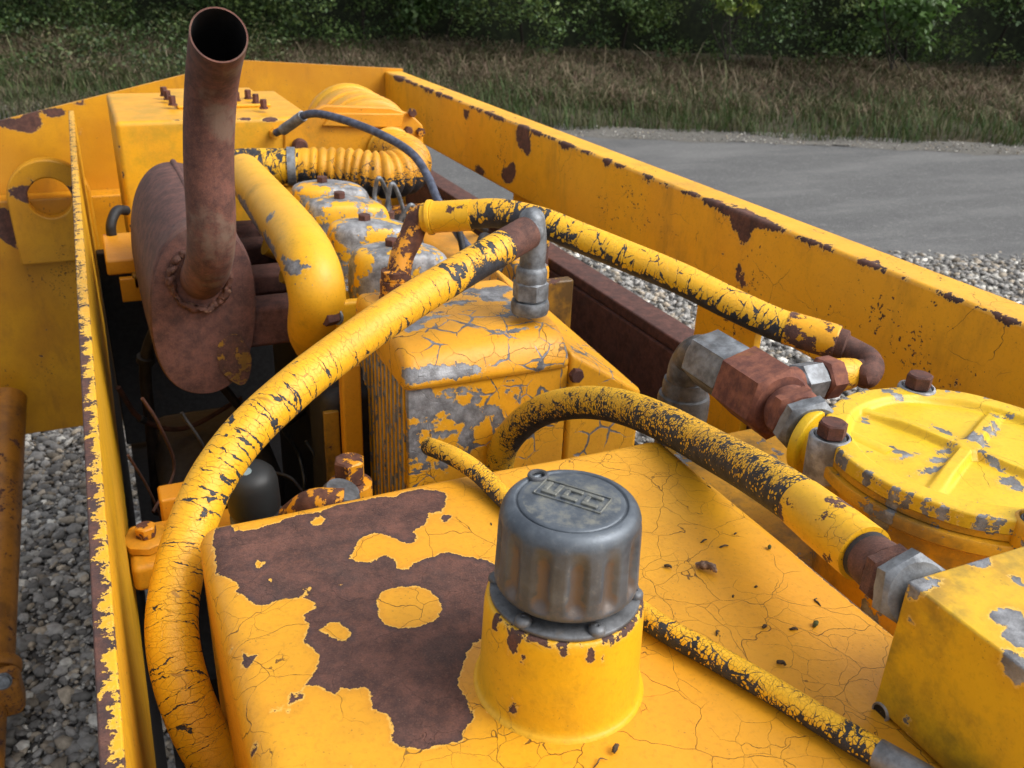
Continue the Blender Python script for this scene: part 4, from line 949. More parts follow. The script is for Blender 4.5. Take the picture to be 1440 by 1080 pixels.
MB().put(V, F).build('bowl', 'lemon_dirty', fh, smooth=40, rough=.0008)
V, F = lathe([(FR - .003, -.0125), (FR - .001, -.0128), (FR - .001, -.0184), (FR - .003, -.0186)], (FC[0], FC[1], ZL), seg=96, close=False); F = [f[::-1] for f in F]; MB().put(V, F).build('gasket', 'lemon_dirty', fh, smooth=40)
for ba in BOLT_A:
    p = pol(.1100, ba)
    # cast ear: an open cup of bare alloy round each bolt
    V, F = lathe([(.0162, -.034), (.0168, -.010), (.0166, .0035), (.0158, .0048), (.0142, .0050), (.0136, .0040), (.0136, -.006), (.004, -.0062)], (p[0], p[1], ZL - .004), seg=40, close=False, mod=lambda t, i: 1 + .03 * math.sin(3 * t + i)); F = [f[::-1] for f in F] if False else F
    ear = MB().put(V, F).build('bolt_ear', 'lemon_dirty' if ba > 200 else 'alloy', fh, smooth=50)
    bolt(ear, (p[0], p[1], ZL - .003), flat=.0205, h=.0135, washer=.0128, wmat='zinc_dark', rot=.4 + ba)
# inlet: rings, nuts, elbow
PK = [at(1152, 612, dep=.770), at(1136, 597, dep=.787), at(1118, 583, dep=.812), at(1092, 567, dep=.838), at(1042, 533, dep=.886), at(990, 500, dep=.935)]
inl = thing('inlet_fitting', tuple(PK[3]), 'chain of rusty and grey hexagon nuts with an elbow feeding the filter', 'pipe fitting')
port_ax = _n(PK[1] - np.array([FC[0] - .02, FC[1], PK[0][2]]))
pr0 = PK[0] + np.array([.004, .012, -.012]); V, F = lathe([(.0225, -.07), (.0225, -.006), (.0285, -.0055), (.0300, -.0045), (.0305, -.002), (.0305, .0015), (.0298, .003), (.026, .0035)], pr0, (-.25, 1, 0), 44); MB().put(V, F).build('port_ring', 'lemon', fh, smooth=28)
V, F = hexbar(PK[0] + (PK[1] - PK[0]) * .6 + np.array([0, 0, -.003]), PK[1] + (PK[2] - PK[1]) * .35, .051, rot=.25); MB().put(V, F).build('hexagon', 'zinc', inl, smooth=30)
V, F = hexbar(PK[1] + (PK[2] - PK[1]) * .35, PK[2] + (PK[3] - PK[2]) * .1, .0480, rot=.2); MB().put(V, F).build('nut', 'ochre', inl, smooth=30)
V, F = lathe([(.020, 0), (.0235, .001), (.0245, .006), (.0245, .014), (.022, .018)], PK[2] - _n(PK[3] - PK[2]) * .002, PK[3] - PK[2], 32); MB().put(V, F).build('collar', 'ochre', inl, smooth=40)
V, F = hexbar(PK[3] - _n(PK[3] - PK[2]) * .008, PK[4], .0630, rot=.22, ch=.10); MB().put(V, F).build('hexagon', 'ochre', inl, smooth=30)
V, F = hexbar(PK[4], PK[5], .0540, rot=.3, ch=.14); MB().put(V, F).build('nut', 'zinc', inl, smooth=30)
V, F, *_ = tube([PK[5] + (PK[4] - PK[5]) * .3, PK[5] + (PK[5] - PK[4]) * .12, at(970, 508, dep=.965), at(963, 530, dep=.975), at(963, 570, dep=1.0), at(963, 640, dep=1.04)], .0195, 30, 8); MB().put(V, F).build('elbow', 'zinc_dark', inl, smooth=60)
ep = at(963, 546, dep=.985)
V, F = lathe([(.019, .012), (.0235, .011), (.0245, .004), (.0245, -.006), (.0275, -.007), (.0285, -.012), (.0285, -.03), (.026, -.07)], ep, (0, 0, 1), 36); F = [f[::-1] for f in F]; MB().put(V, F).build('union', 'zinc_dark', inl, smooth=40)
# mounting shelf under the filter
V, F = rbox((.475, .30, Z(-.50)), (.80, .72, Z(-.475)), .004, .03)
MB().put(V, F).build('mounting_shelf', 'lemon_dirty', fh, smooth=40)

# ================================================================== OIL COOLER
YC = .86
c0 = at(573, 531, y=YC); c1 = at(795, 517, y=YC)
XL, XR = c0[0], c1[0]; ZS = (c0[2] + c1[2]) / 2; YK = 1.06
ck = thing('oil_cooler', ((XL + XR) / 2, YC + .1, Z(-.75)), 'yellow finned oil cooler with grey flaking paint behind the tank', 'oil cooler')
# header tank with rounded front edge
prof = [(YC - .004, ZS - .006), (YC - .006, ZS), (YC - .003, ZS + .010), (YC + .006, ZS + .024), (YC + .022, ZS + .034), (YC + .05, ZS + .040), (YC + .12, ZS + .042), (YK - .01, ZS + .040), (YK, ZS + .03), (YK, ZS - .006)]
prof = [tuple(p[:2]) for p in spline([(a, b, 0) for a, b in prof], 4)]
NX = 60; V = []; F = []
for i in range(NX + 1):
    x = XL - .004 + (XR - XL + .008) * i / NX; e = min(1, (x - XL + .004) / .012, (XR + .004 - x) / .012); e = math.sqrt(max(0, 1 - (1 - e) ** 2))
    for (y, z) in prof: V.append((x, y + (1 - e) * .006 * (1 if y < YC + .05 else -1), ZS - .006 + (z - ZS + .006) * (.75 + .25 * e)))
n = len(prof)
for i in range(NX):
    for j in range(n - 1): F.append((i * n + j, (i + 1) * n + j, (i + 1) * n + j + 1, i * n + j + 1))
F.append(tuple(range(n))); F.append(tuple(NX * n + j for j in range(n))[::-1])
def coolchip(P):
    b = [(at(px, py, z=ZS + .03 - EYE), (rx, ry, .03)) for px, py, rx, ry in [(600, 458, .035, .012), (640, 440, .03, .010), (575, 470, .02, .02), (700, 420, .05, .014), (740, 440, .035, .018), (720, 455, .02, .006), (770, 440, .012, .03), (660, 420, .02, .008), (690, 430, .02, .02), (800, 470, .006, .02), (730, 470, .022, .004)]]
    b += [(at(px, py, y=YC - .004), (rx, .02, rz)) for px, py, rx, rz in [(620, 525, .045, .008), (650, 523, .03, .006), (590, 530, .03, .008), (805, 492, .010, .012), (762, 515, .005, .004)]]
    return ell(P, b)
MB().put(V, F).build('header_tank', 'cooler', ck, smooth=55, chip=coolchip)
def facechip(P):
    b = [(at(px, py, y=YC), (rx, .02, rz)) for px, py, rx, rz in [(585, 560, .020, .022), (600, 575, .016, .014), (640, 552, .022, .006), (625, 570, .016, .010), (645, 580, .012, .012), (665, 585, .014, .016), (690, 578, .012, .008), (600, 600, .018, .006), (620, 612, .018, .006), (655, 615, .010, .016), (700, 590, .008, .010), (730, 560, .004, .014), (670, 560, .006, .010), (590, 640, .010, .010), (580, 620, .006, .02), (625, 645, .004, .016), (605, 655, .014, .004), (715, 545, .003, .008), (650, 640, .010, .004)]]
    return ell(P, b)
V, F = rbox((XL, YC, Z(-.76)), (XR + .004, YC + .010, ZS - .0065), .002, .006); MB().put(V, F).build('face_plate', 'cooler', ck, smooth=40, chip=facechip)
# finned core: each plate edge stands proud on the left side
nf = 11; y0 = YC + .011; pitch = (YK - .012 - y0) / nf
for k in range(nf):
    y = y0 + pitch * k
    V, F = rbox((XL - .0012, y, Z(-.76)), (XR - .002, y + pitch * .30, ZS - .0065), .0005, .05); MB().put(V, F).build('fin', 'fin', ck, smooth=40)
    V, F = rbox((XL, y + pitch * .31, Z(-.76)), (XR - .004, y + pitch * .97, ZS - .0067), .0004, .05); MB().put(V, F).build('plate_edge', 'zinc_fin', ck, smooth=40)
V, F = box((XL + .008, YC + .012, Z(-.755)), (XR - .006, YK - .012, ZS - .01)); MB().put(V, F).build('core', 'zinc', ck)
# air duct on the right side
dz = at(798, 520, y=YC); dr = at(902, 548, y=YC)
P8 = [(XR + .006, YC - .002, ZS + .010), (dr[0], YC - .002, dr[2]), (dr[0], YC - .002, Z(-.72)), (XR + .006, YC - .002, Z(-.72)),
      (XR + .006, YK + .05, ZS + .045), (dr[0] - .02, YK + .05, dr[2] + .03), (dr[0] - .02, YK + .05, Z(-.72)), (XR + .006, YK + .05, Z(-.72))]
MB().put(P8, [(0, 1, 2, 3)[::-1], (4, 5, 6, 7), (0, 1, 5, 4), (1, 2, 6, 5), (2, 3, 7, 6), (3, 0, 4, 7)]).build('air_duct', 'cooler', ck, bevel=.006, seg=3, smooth=50)
bolt(ck, at(808, 526, y=YC - .003), (0, -1, 0), flat=.016, h=.009)
# mount and bolt at the lower left of the cooler
mb_ = at(492, 672, y=.84)
V, F = rbox((XL - .040, YC + .135, Z(-.76)), (XL - .016, YC + .155, ZS - .03), .003, .03); MB().put(V, F).build('side_rail', 'yellow', ck)
V, F = rbox((XL - .060, YC + .156, Z(-.76)), (XL - .041, YC + .164, ZS - .10), .001, .03); MB().put(V, F).build('side_rail', 'yellow_dark', ck)
V, F = hexbar(mb_ + [0, 0, -.004], mb_ + [0, 0, .024], .030, rot=.2); MB().put(V, F).build('bolt', 'elbow_rust', ck, smooth=30)
V, F = lathe([(.022, -.03), (.024, -.028), (.024, -.006), (.022, -.0045)], mb_, seg=28); MB().put(V, F).build('bolt_boss', 'elbow_rust', ck, smooth=40)

# ================================================================== ENGINE
en = thing('diesel_engine', (.40, 1.4, Z(-1.1)), 'four cylinder diesel engine with worn yellow and silver rocker covers', 'engine')
V, F = rbox((.27, 1.135, Z(-1.1)), (.56, 1.70, Z(-.46)), .01, .08); MB().put(V, F).build('engine_block', 'dark', en)
V, F = rbox((.28, 1.115, Z(-.62)), (.62, 1.134, Z(-.42)), .004, .04); MB().put(V, F).build('end_cover', 'yellow_dark', en)
XK = .347 / .33 * .0 + .3475
ys = [at(547, 343, z=-.348)[1], at(510, 308, z=-.348)[1], at(475, 276, z=-.348)[1], at(450, 254, z=-.348)[1]]
for i, yk in enumerate(ys):
    # domed cover: rounded rectangle shrinking to a soft crown
    V = []; F = []; NSg = 56; lv = [(1.05, -.085), (1.05, -.078), (1.0, -.076), (1.0, -.062), (.99, -.048), (.975, -.034), (.945, -.020), (.88, -.009), (.76, -.0035), (.5, -.0008), (.2, 0), (.01, 0)]
    lv = [tuple(p[:2]) for p in spline([(a, b, 0) for a, b in lv], 3)]
    hx, hy, rc = .070, .0415, .040
    for s, h in lv:
        for k in range(NSg):
            t = 2 * math.pi * k / NSg; c, sn = math.cos(t), math.sin(t); q = (abs(c) ** 3.2 + abs(sn) ** 3.2) ** (-1 / 3.2)
            V.append((XK + .012 + hx * s * q * c, yk + hy * s * q * sn, Z(-.350) + h - .012 * max(0, c) * s))
    for a in range(len(lv) - 1):
        for k in range(NSg): F.append((a * NSg + k, a * NSg + (k + 1) % NSg, (a + 1) * NSg + (k + 1) % NSg, (a + 1) * NSg + k))
    F.append(tuple((len(lv) - 1) * NSg + k for k in range(NSg)))
    rc_ = MB().put(V, F).build('rocker_cover', 'rocker', en, smooth=50, rough=.001)
    bolt(rc_, (XK, yk, Z(-.351)), flat=.017, h=.010, mat='bolt')
    V, F = rbox((XK - .06, yk - .050, Z(-.60)), (XK + .10, yk + .050, Z(-.4352)), .004, .06); MB().put(V, F).build('cylinder_head', 'rocker', en)
# intake manifold
IM = [np.r_[at(343, 243, x=.243), .034], np.r_[at(368, 275, x=.240), .036], np.r_[at(398, 312, x=.238), .037], np.r_[at(425, 350, x=.236), .037], np.r_[at(441, 388, x=.236), .037], np.r_[at(446, 425, x=.237), .036], np.r_[at(438, 465, x=.238), .032], np.r_[at(432, 490, x=.238), .018]]
V, F, *_ = tube(IM, .04, 40, 10)
im = MB().put(V, F).build('intake_manifold', 'manifold', en, smooth=70, chip=lambda P: ell(P, [(at(350, 300, x=.205), (.02, .12, .012)), (at(385, 345, x=.205), (.02, .05, .012)), (at(408, 375, x=.205), (.02, .04, .008)), (at(421, 425, x=.2), (.02, .010, .008)), (at(380, 305, z=-.33), (.012, .012, .01))]))
for i in range(3):
    yy = ys[i] + .02; V, F, *_ = tube([(.235, yy, Z(-.415)), (.262, yy, Z(-.43)), (.30, yy, Z(-.45))], .026, 20, 6); MB().put(V, F).build('intake_runner', 'manifold', im)
bs = at(478, 437, x=.262)
V, F = rbox(bs + [-.006, -.004, -.035], bs + [.05, .012, .012], .005, .02); MB().put(V, F).build('manifold_tab', 'manifold', im)
bolt(im, bs + np.array([-.004, -.004, -.006]), (-.9, -.5, .1), flat=.016, h=.020, washer=.011)
# injector pipes
for i, (pa, pb, pc_) in enumerate([((545, 285), (552, 258), (566, 292)), ((560, 315), (578, 288), (590, 312)), ((527, 270), (533, 250), (545, 275))]):
    yy = ys[2 - i if i < 3 else 0] - .0
    P = [at(*pa, y=ys[2] + .03), at(*pb, y=ys[2] + .02), at(*pc_, y=ys[2] + .04)]; P = [P[0] + [0, 0, -.02]] + P + [P[2] + [0.005, 0, -.05]]
    V, F, *_ = tube(P, .0036, 10, 8); ip = MB().put(V, F).build('injector_pipe', 'zinc', en)
    V, F = hexbar(P[0] + [0, 0, -.03], P[0] + [0, 0, .006], .02); MB().put(V, F).build('injector_nut', 'rust', ip, smooth=30)
# fan cowl and pulley side on the right of the engine
V, F = rbox((.50, 1.14, Z(-.60)), (.64, 1.62, Z(-.455)), .03, .03); MB().put(V, F).build('fan_cowl', 'yellow', en)
V, F = rbox((.545, 1.15, Z(-.47)), (.60, 1.26, Z(-.405)), .012, .02); MB().put(V, F).build('cowl_cover', 'cooler', en)
V, F = rbox((.55, 1.72, Z(-.50)), (.76, 1.86, Z(-.485)), .004, .03); MB().put(V, F).build('tin_shelf', 'elbow_rust', en)
for k in range(3):
    P = [np.array([.50 + .02 * k, 1.16 + .1 * k, Z(-.44)]), np.array([.55, 1.2 + .1 * k, Z(-.40)]), np.array([.60 + .02 * k, 1.3 + .1 * k, Z(-.45)])]
    V, F, *_ = tube(P, .006, 10, 8); MB().put(V, F).build('fuel_pipe', 'dark', en)
# muffler with manifold stubs and stack
mf = thing('exhaust_muffler', (.12, 1.35, Z(-.55)), 'rust brown oval exhaust silencer with upright stack pipe bent at the top', 'muffler')
MY0, MY1 = 1.195, 1.62; mc = at(288, 440, y=MY0); mh, mw = .122, .068
V = []; F = []; NSg = 72
rings = [(.0, MY0 - .001), (.5, MY0 - .003), (.86, MY0 - .002), (.965, MY0), (.975, MY0 + .004), (.985, MY0 + .0045), (1.0, MY0 + .010), (1.0, MY0 + .03), (1.02, MY0 + .15), (1.02, MY1 - .12), (1.0, MY1 - .03), (.95, MY1 - .008), (.8, MY1), (.0, MY1)]
rings = [(max(a, .004), b) for a, b in rings]
for s, y in rings:
    for k in range(NSg):
        t = 2 * math.pi * k / NSg; c, sn = math.cos(t), math.sin(t); q = (abs(c) ** 2.3 + abs(sn) ** 2.3) ** (-1 / 2.3)
        x = mw * s * q * c; z = mh * s * q * sn; a_ = R_(-6); V.append((mc[0] + x * math.cos(a_) - z * math.sin(a_), y, mc[2] + x * math.sin(a_) + z * math.cos(a_)))
for a in range(len(rings) - 1):
    for k in range(NSg): F.append((a * NSg + k, a * NSg + (k + 1) % NSg, (a + 1) * NSg + (k + 1) % NSg, (a + 1) * NSg + k))
F.append(tuple(range(NSg))[::-1]); F.append(tuple((len(rings) - 1) * NSg + k for k in range(NSg)))
def mlab(P): return ell(P, [(at(332, 505, y=MY0), (.022, .02, .040))])
gM = MAT['muffler']
can = MB().put(V, F).build('muffler_can', 'muffler', mf, smooth=50)
# rolled seam along the top of the can
V, F, *_ = tube([(mc[0] + .012, y, mc[2] + mh * 1.02 - .003) for y in np.linspace(MY0 + .02, MY1 - .03, 8)], .005, 10, 4); MB().put(V, F).build('seam', 'muffler', can)
# leftover yellow on the lower corner
V = []; F = []; pc2 = at(330, 505, y=MY0 - .0035)
MAT['leftover'] = paint('yellow left on the silencer', 'rust', (.34, .18, .012), (.25, .13, .015), thr=.50, sc=60, grime=.7, grimecol=(.05, .03, .015))
for k in range(28):
    t = 2 * math.pi * k / 28; V.append(pc2 + np.array([.020 * math.cos(t) - .010 * math.sin(t), 0, .036 * math.sin(t) * (1 + .1 * math.sin(3 * t)) + .012 * math.cos(t)]))
V2 = [v + np.array([0, .006, 0]) for v in V]
MB().put(V + V2, [tuple(range(28)), tuple(range(55, 27, -1))] + [(i, i + 28, (i + 1) % 28 + 28, (i + 1) % 28) for i in range(28)]).build('paint_remnant', 'leftover', can)
ST_ = [at(283, 392, y=MY0 + .01), at(291, 378, y=1.145), at(297, 345, y=1.105), at(297, 300, y=1.095), at(294, 240, y=1.095), at(294, 180, y=1.09), at(297, 125, y=1.075), at(302, 84, y=1.04), at(308, 49, y=.985)]
V, F, su, sd2, C_, T_ = tube(ST_, .0280, 48, 10, .008, caps=False)
# thickness: an inner wall and a cut rim
Vi, Fi, *_ = tube(ST_, .0262, 48, 10, .008, caps=False); m = MB(); m.put(V, F); m.put(Vi[:0], []); MB().put(Vi, [f[::-1] for f in Fi]).build('bore', 'dark', mf, smooth=50)
nA = len(V); L0 = (len(C_) - 1) * 49
m.put(Vi[L0:L0 + 49], [])
for k in range(48): m.f.append((L0 + k, L0 + k + 1, nA + k + 1, nA + k))
m.build('stack_pipe', 'pipe', mf, smooth=50)
# rough weld bead where the stack leaves the can
wb = at(283, 392, y=MY0 - .002); rw = random.Random(5)
P = []
for k in range(41):
    t = 2 * math.pi * k / 40; P.append(np.r_[wb + np.array([(.0345 + .004 * rw.random()) * math.cos(t) - .002, -.001 - .003 * rw.random(), (.039 + .004 * rw.random()) * math.sin(t)]), .0032 + .0026 * rw.random()])
P[-1] = P[0]
V, F, *_ = tube(P, .007, 12, 2); V = V + np.array([[rw.uniform(-1, 1) * .0016 for _ in range(3)] for _ in V]); MB().put(V, F).build('weld', 'weld', mf, smooth=60)
for yy, zz, rz in ((1.235, -.475, .030), (1.37, -.46, .018), (1.49, -.45, .018), (1.58, -.445, .018)):
    V, F = rbox((mc[0] + .045, yy - .028, Z(zz) - rz), (.285, yy + .028, Z(zz) + rz), .008, .03); MB().put(V, F).build('exhaust_branch', 'muffler', mf)

# ================================================================== FUEL TANK AND AIR CLEANER
YT = 1.90
f0 = at(160, 167, y=YT); f1 = at(442, 174, y=YT); zt_ = f0[2] - .006
ft = thing('fuel_tank', ((f0[0] + f1[0]) / 2, YT + .2, zt_ - .3), 'boxy yellow fuel tank with bolted cover plate at the front end', 'fuel tank')
V, F = rbox((f0[0], YT, zt_ - .32), (f1[0], 2.30, zt_), .010, .012)
def fchip(P):
    b = [(at(px, py, y=YT), (r, .012, .006)) for px, py, r in [(160, 165, .008), (180, 165, .012), (250, 166, .016), (345, 166, .016), (380, 168, .016), (420, 172, .012), (300, 167, .006)]]
    return ell(P, b + [((f0[0], YT + .002, zt_ - .05 * k), (.006, .006, .004 + .002 * (k % 3))) for k in range(1, 6)])
MB().put(V, F).build('tank_shell', 'fuel', ft, smooth=60, chip=fchip)
zc = zt_
pa = at(222, 131, z=zc - EYE); pb = at(258, 153, z=zc - EYE); pd = at(388, 156, z=zc - EYE)
V, F = rbox((pb[0] - .012, pb[1] - .005, zc), (pd[0], pa[1] + .02, zc + .007), .003, .02); cv = MB().put(V, F).build('cover_plate', 'fuel', ft)
for px, py in [(231, 133), (236, 138), (243, 146), (349, 137), (360, 143), (371, 151), (333, 140)]:
    bolt(cv, at(px, py + 2, z=zc + .007 - EYE), flat=.013, h=.016, washer=.009, wmat='bolt')
nip = at(385, 187, y=YT); V, F = hexbar(nip, nip + [0, -.02, 0], .018); MB().put(V, F).build('nipple', 'yellow', ft, smooth=30)
kn = at(420, 204, y=YT); V, F = lathe([(.010, 0), (.015, .004), (.016, .016), (.012, .024)], kn, (0, -1, 0), 20); MB().put(V, F).build('drain_knob', 'bolt', ft, smooth=50)
V, F, *_ = tube([kn + [0, -.004, .004], kn + [-.004, -.012, -.012], kn + [-.008, -.012, -.035]], .010, 12, 5); MB().put(V, F).build('drain_lever', 'bolt', ft)
# strap gap between tank and air cleaner
V, F = rbox((f1[0] + .004, YT + .01, zt_ - .25), (f1[0] + .016, YT + .02, zt_ - .005), .001, .03); MB().put(V, F).build('strap', 'yellow_dark', ft)

ac = thing('air_cleaner', (.55, YT + .15, Z(-.6)), 'round yellow air cleaner drum behind a bolted square bracket', 'air cleaner')
dc = at(527, 205, y=1.93); DR = at(527, 140, y=1.93)[2] - dc[2]
V, F = lathe([(DR * .3, 0), (DR * .90, .001), (DR * .985, .006), (DR, .014), (DR, .045), (DR * 1.05, .047), (DR * 1.05, .053), (DR, .057), (DR, .12), (DR * 1.05, .122), (DR * 1.05, .130), (DR, .134), (DR, .20), (DR * 1.03, .202), (DR * 1.07, .208), (DR * 1.07, .222), (DR, .225), (DR, .25), (DR * .8, .26)], dc, (0, 1, 0), 64)
MB().put(V, F).build('drum', 'fuel', ac, smooth=40)
def ap(px, py): q = at(px, py, y=1.895); return (q[0], q[2])
poly = [ap(399, 262), ap(400, 176), ap(446, 153), ap(456, 148), ap(548, 151), ap(578, 160), ap(595, 177), ap(597, 262)]
V, F = prism(poly, 1, 1.895, 1.911); MB().put(V, F).build('bracket_plate', 'yellow', ac, bevel=.003)
poly = [ap(468, 158), ap(566, 159), ap(562, 178), ap(500, 178), ap(452, 176)]
V, F = prism(poly, 1, 1.884, 1.8945); MB().put(V, F).build('stiffener', 'yellow', ac, bevel=.002)
for px, py in [(578, 158), (573, 183), (590, 185)]: bolt(ac, at(px, py, y=1.895), (0, -1, 0), flat=.016, h=.014, mat='elbow_rust')
V, F = lathe([(.052, 0), (.052, .012), (.048, .014), (.045, .02)], at(548, 212, y=1.8945), (0, -1, 0), 40); MB().put(V, F).build('outlet_collar', 'fuel', ac, smooth=40)
# corrugated intake hose
ih = thing('intake_hose', tuple(at(470, 245, y=1.72)), 'yellow corrugated rubber intake hose curving from air cleaner to engine', 'intake hose')
BP = [np.r_[at(549, 214, y=1.878), .042], np.r_[at(560, 216, y=1.83), .042], np.r_[at(574, 226, y=1.77), .043], np.r_[at(568, 241, y=1.715), .043], np.r_[at(535, 246, y=1.70), .042], np.r_[at(490, 240, y=1.72), .040], np.r_[at(450, 236, y=1.735), .036], np.r_[at(420, 234, y=1.745), .034]]
V, F, su, sd2, C_, T_ = tube(BP, .04, 40, 14, .0025, rmod=lambda s: 1 + .17 * (abs(math.sin(s * 190)) ** .8 - .5) * (1 if s < .36 else .25))
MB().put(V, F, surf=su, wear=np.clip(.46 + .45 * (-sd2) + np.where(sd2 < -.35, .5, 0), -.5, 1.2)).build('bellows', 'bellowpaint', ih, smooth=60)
BP2 = [np.r_[at(424, 234, y=1.744), .0335], np.r_[at(385, 234, y=1.755), .0335], np.r_[at(345, 236, y=1.765), .036], np.r_[at(330, 240, y=1.76), .036]]
V, F, su, sd2, C_, T_ = tube(BP2, .034, 32, 10, .005)
MB().put(V, F, surf=su, wear=np.clip(.30 + 1.2 * np.clip(su[:, 0] - .05, 0, .5) * 4, 0, 1.2)).build('rubber_sleeve', 'hoseB', ih, smooth=60)
p = at(410, 234, y=1.748); d = _n(at(424, 234, y=1.744) - at(385, 234, y=1.755))
V, F = lathe([(.034, -.008), (.0362, -.0075), (.0362, .0075), (.034, .008)], p, d, 36); MB().put(V, F).build('hose_clamp', 'zinc', ih, smooth=35)

# blue grey breather cable
cb = [at(388, 187, y=1.872), at(405, 178, y=1.84), at(425, 163, y=1.80), at(455, 161, y=1.75), at(520, 182, y=1.66), at(575, 212, y=1.58), at(600, 245, y=1.52), at(617, 285, y=1.46), at(640, 322, y=1.40), at(660, 350, y=1.36), at(690, 372, y=1.34), at(730, 372, y=1.32), at(750, 392, y=1.30)]
cbo = thing('breather_cable', tuple(cb[-1]), 'slim blue grey rubber line looping over the engine from the fuel tank', 'fuel line')
V, F, *_ = tube(cb, .0075, 16, 10, .008); MB().put(V, F).build('line', 'cable', cbo, smooth=70)
V, F, *_ = tube([at(398, 183, y=1.853), at(426, 163, y=1.798)], .0105, 16, 2); MB().put(V, F).build('crimp', 'zinc', cbo, smooth=50)

# ---- things down in the dark engine bay
ofl = at(355, 690, y=.93)
fl = thing('oil_filter', tuple(ofl + [0, 0, -.1]), 'black canister standing in the dark bay behind the rusty tank corner', 'canister')
V, F = lathe([(.030, -.12), (.030, -.034), (.0275, -.032), (.0275, -.026), (.0285, -.024), (.0285, .012), (.0265, .022), (.021, .029), (.012, .032), (.001, .0325)], ofl, (-.06, -.1, 1), 40); c_ = MB().put(V, F).build('canister_body', 'zinc_dark', fl, smooth=40)
gD = G('black plastic'); MAT['plastic'] = gD.fin((.022, .025, .027), .5)
V, F = lathe([(.0295, -.024), (.0300, -.022), (.0300, .012), (.028, .022), (.022, .0295), (.012, .033), (.001, .0335)], ofl, (-.06, -.1, 1), 40); MB().put(V, F).build('canister_cap', 'plastic', fl, smooth=40)
gL = G('pale dab'); MAT['dab'] = gL.fin((.25, .33, .34), .5)
V, F = lathe([(.006, 0), (.0055, .0006), (.001, .0008)], ofl + np.array([-.006, -.010, .0325]), (-.12, -.3, 1), 16); MB().put(V, F).build('paint_dab', 'dab', fl)
cyl = at(480, 694, y=.78); cy2 = thing('grey_fitting', tuple(cyl + [0, 0, -.05]), 'grey round pipe fitting half hidden behind the tank rear edge', 'pipe fitting')
V, F = lathe([(.020, -.06), (.020, 0), (.017, .006), (.001, .0075)], cyl, (.3, -.2, 1), 28); MB().put(V, F).build('fitting_body', 'zinc_dark', cy2, smooth=40)
V, F, *_ = tube([cyl + [-.05, .02, -.03], cyl + [-.03, .0, -.004], cyl + [0, -.01, -.004]], .014, 16, 6); MB().put(V, F).build('fitting_elbow', 'elbow_rust', cy2, smooth=50)
MAT['strut_dark'] = bare('grimy brown wire', 'rust', tint=(.45, .35, .25))
rw = random.Random(11)
wires = [[(200, 560), (225, 600), (245, 660), (215, 720)], [(255, 580), (290, 640), (280, 700)], [(360, 560), (345, 620), (330, 700)], [(395, 600), (420, 640), (428, 690), (412, 720)], [(300, 690), (330, 660), (400, 668), (425, 690)], [(180, 640), (210, 690), (235, 750)], [(430, 620), (445, 650), (440, 700)]]
wl = ['thin brown wire drooping beside the left plate in the bay', 'short dark wire hanging below the silencer', 'dark wire hanging straight down behind the big hose', 'dark looped cable near the cooler in the bay', 'thin wire crossing above the black canister', 'lowest brown wire near the corner foot', 'dark wire right beside the cooler rail']
for i, wp in enumerate(wires):
    P = [at(a, b, y=1.05 + .12 * rw.random() + .05 * k * (i % 2)) for k, (a, b) in enumerate(wp)]
    o = thing('wire', tuple(P[-1]), wl[i], 'wire', 'loose wires in the engine bay')
    V, F, *_ = tube(P, .0016 + .0012 * rw.random(), 10, 10); MB().put(V, F).build('strand', ['strut_dark', 'dark', 'plastic', 'plastic', 'dark', 'strut_dark', 'plastic'][i], o)
MAT['brown_rubber'] = bare('oily brown hose', 'rubber', tint=(.8, .6, .45))
bayp = [([(235, 430), (205, 505), (212, 600), (222, 720)], .009, 'brown_rubber', 'dark oily hose running down beside the left plate'), ([(310, 540), (365, 600), (410, 590), (460, 540)], .007, 'brown_rubber', 'short dark pipe under the silencer outlet'), ([(250, 640), (300, 655), (345, 640), (380, 600)], .006, 'strut_dark', 'rusty rod crossing the bay below the silencer'), ([(166, 545), (200, 590), (260, 602), (340, 560)], .004, 'strut_dark', 'thin rusty rod sloping across the upper bay')]
for pts_, r_, m_, l_ in bayp:
    P = [at(a, b, y=1.34 + .03 * k) for k, (a, b) in enumerate(pts_)]
    o = thing('bay_pipe', tuple(P[-1]), l_, 'pipe', 'pipes in the engine bay'); V, F, *_ = tube(P, r_, 14, 10); MB().put(V, F).build('pipe_body', m_, o)
    q_ = P[1]; V, F = lathe([(r_ * 1.0, -.006), (r_ * 1.5, -.005), (r_ * 1.5, .005), (r_ * 1.0, .006)], q_, P[2] - P[0], 16); MB().put(V, F).build('clip', 'dark', o, smooth=35)
ps = thing('fuel_pump', (.16, 1.2, Z(-1.0)), 'dark pump casting low in the engine bay under the silencer', 'pump')
V, F = rbox((.02, 1.22, Z(-1.1)), (.20, 1.5, Z(-.72)), .03, .05); MB().put(V, F).build('pump_body', 'dark', ps)
V, F = rbox((.03, 1.56, Z(-.52)), (.20, 1.60, Z(-.495)), .003, .05); MB().put(V, F).build('pump_bracket', 'yellow_dark', ps)
V, F, *_ = tube([(.10, 1.22, Z(-.80)), (.12, 1.12, Z(-.78)), (.2, 1.08, Z(-.85))], .02, 16, 6); MB().put(V, F).build('pump_pipe', 'yellow_dark', ps)
V, F = rbox((.22, 1.02, Z(-.95)), (.30, 1.13, Z(-.50)), .02, .05); MB().put(V, F).build('pump_bracket', 'dark', ps)
gc = at(168, 320, y=1.75); gk = thing('loop_pipe', tuple(gc), 'small dark bent pipe between the left plate and the fuel tank', 'pipe')
V, F, *_ = tube([at(160, 345, y=1.74), at(156, 318, y=1.74), at(164, 297, y=1.76), at(178, 296, y=1.78)], .009, 14, 8); MB().put(V, F).build('pipe_body', 'dark', gk)

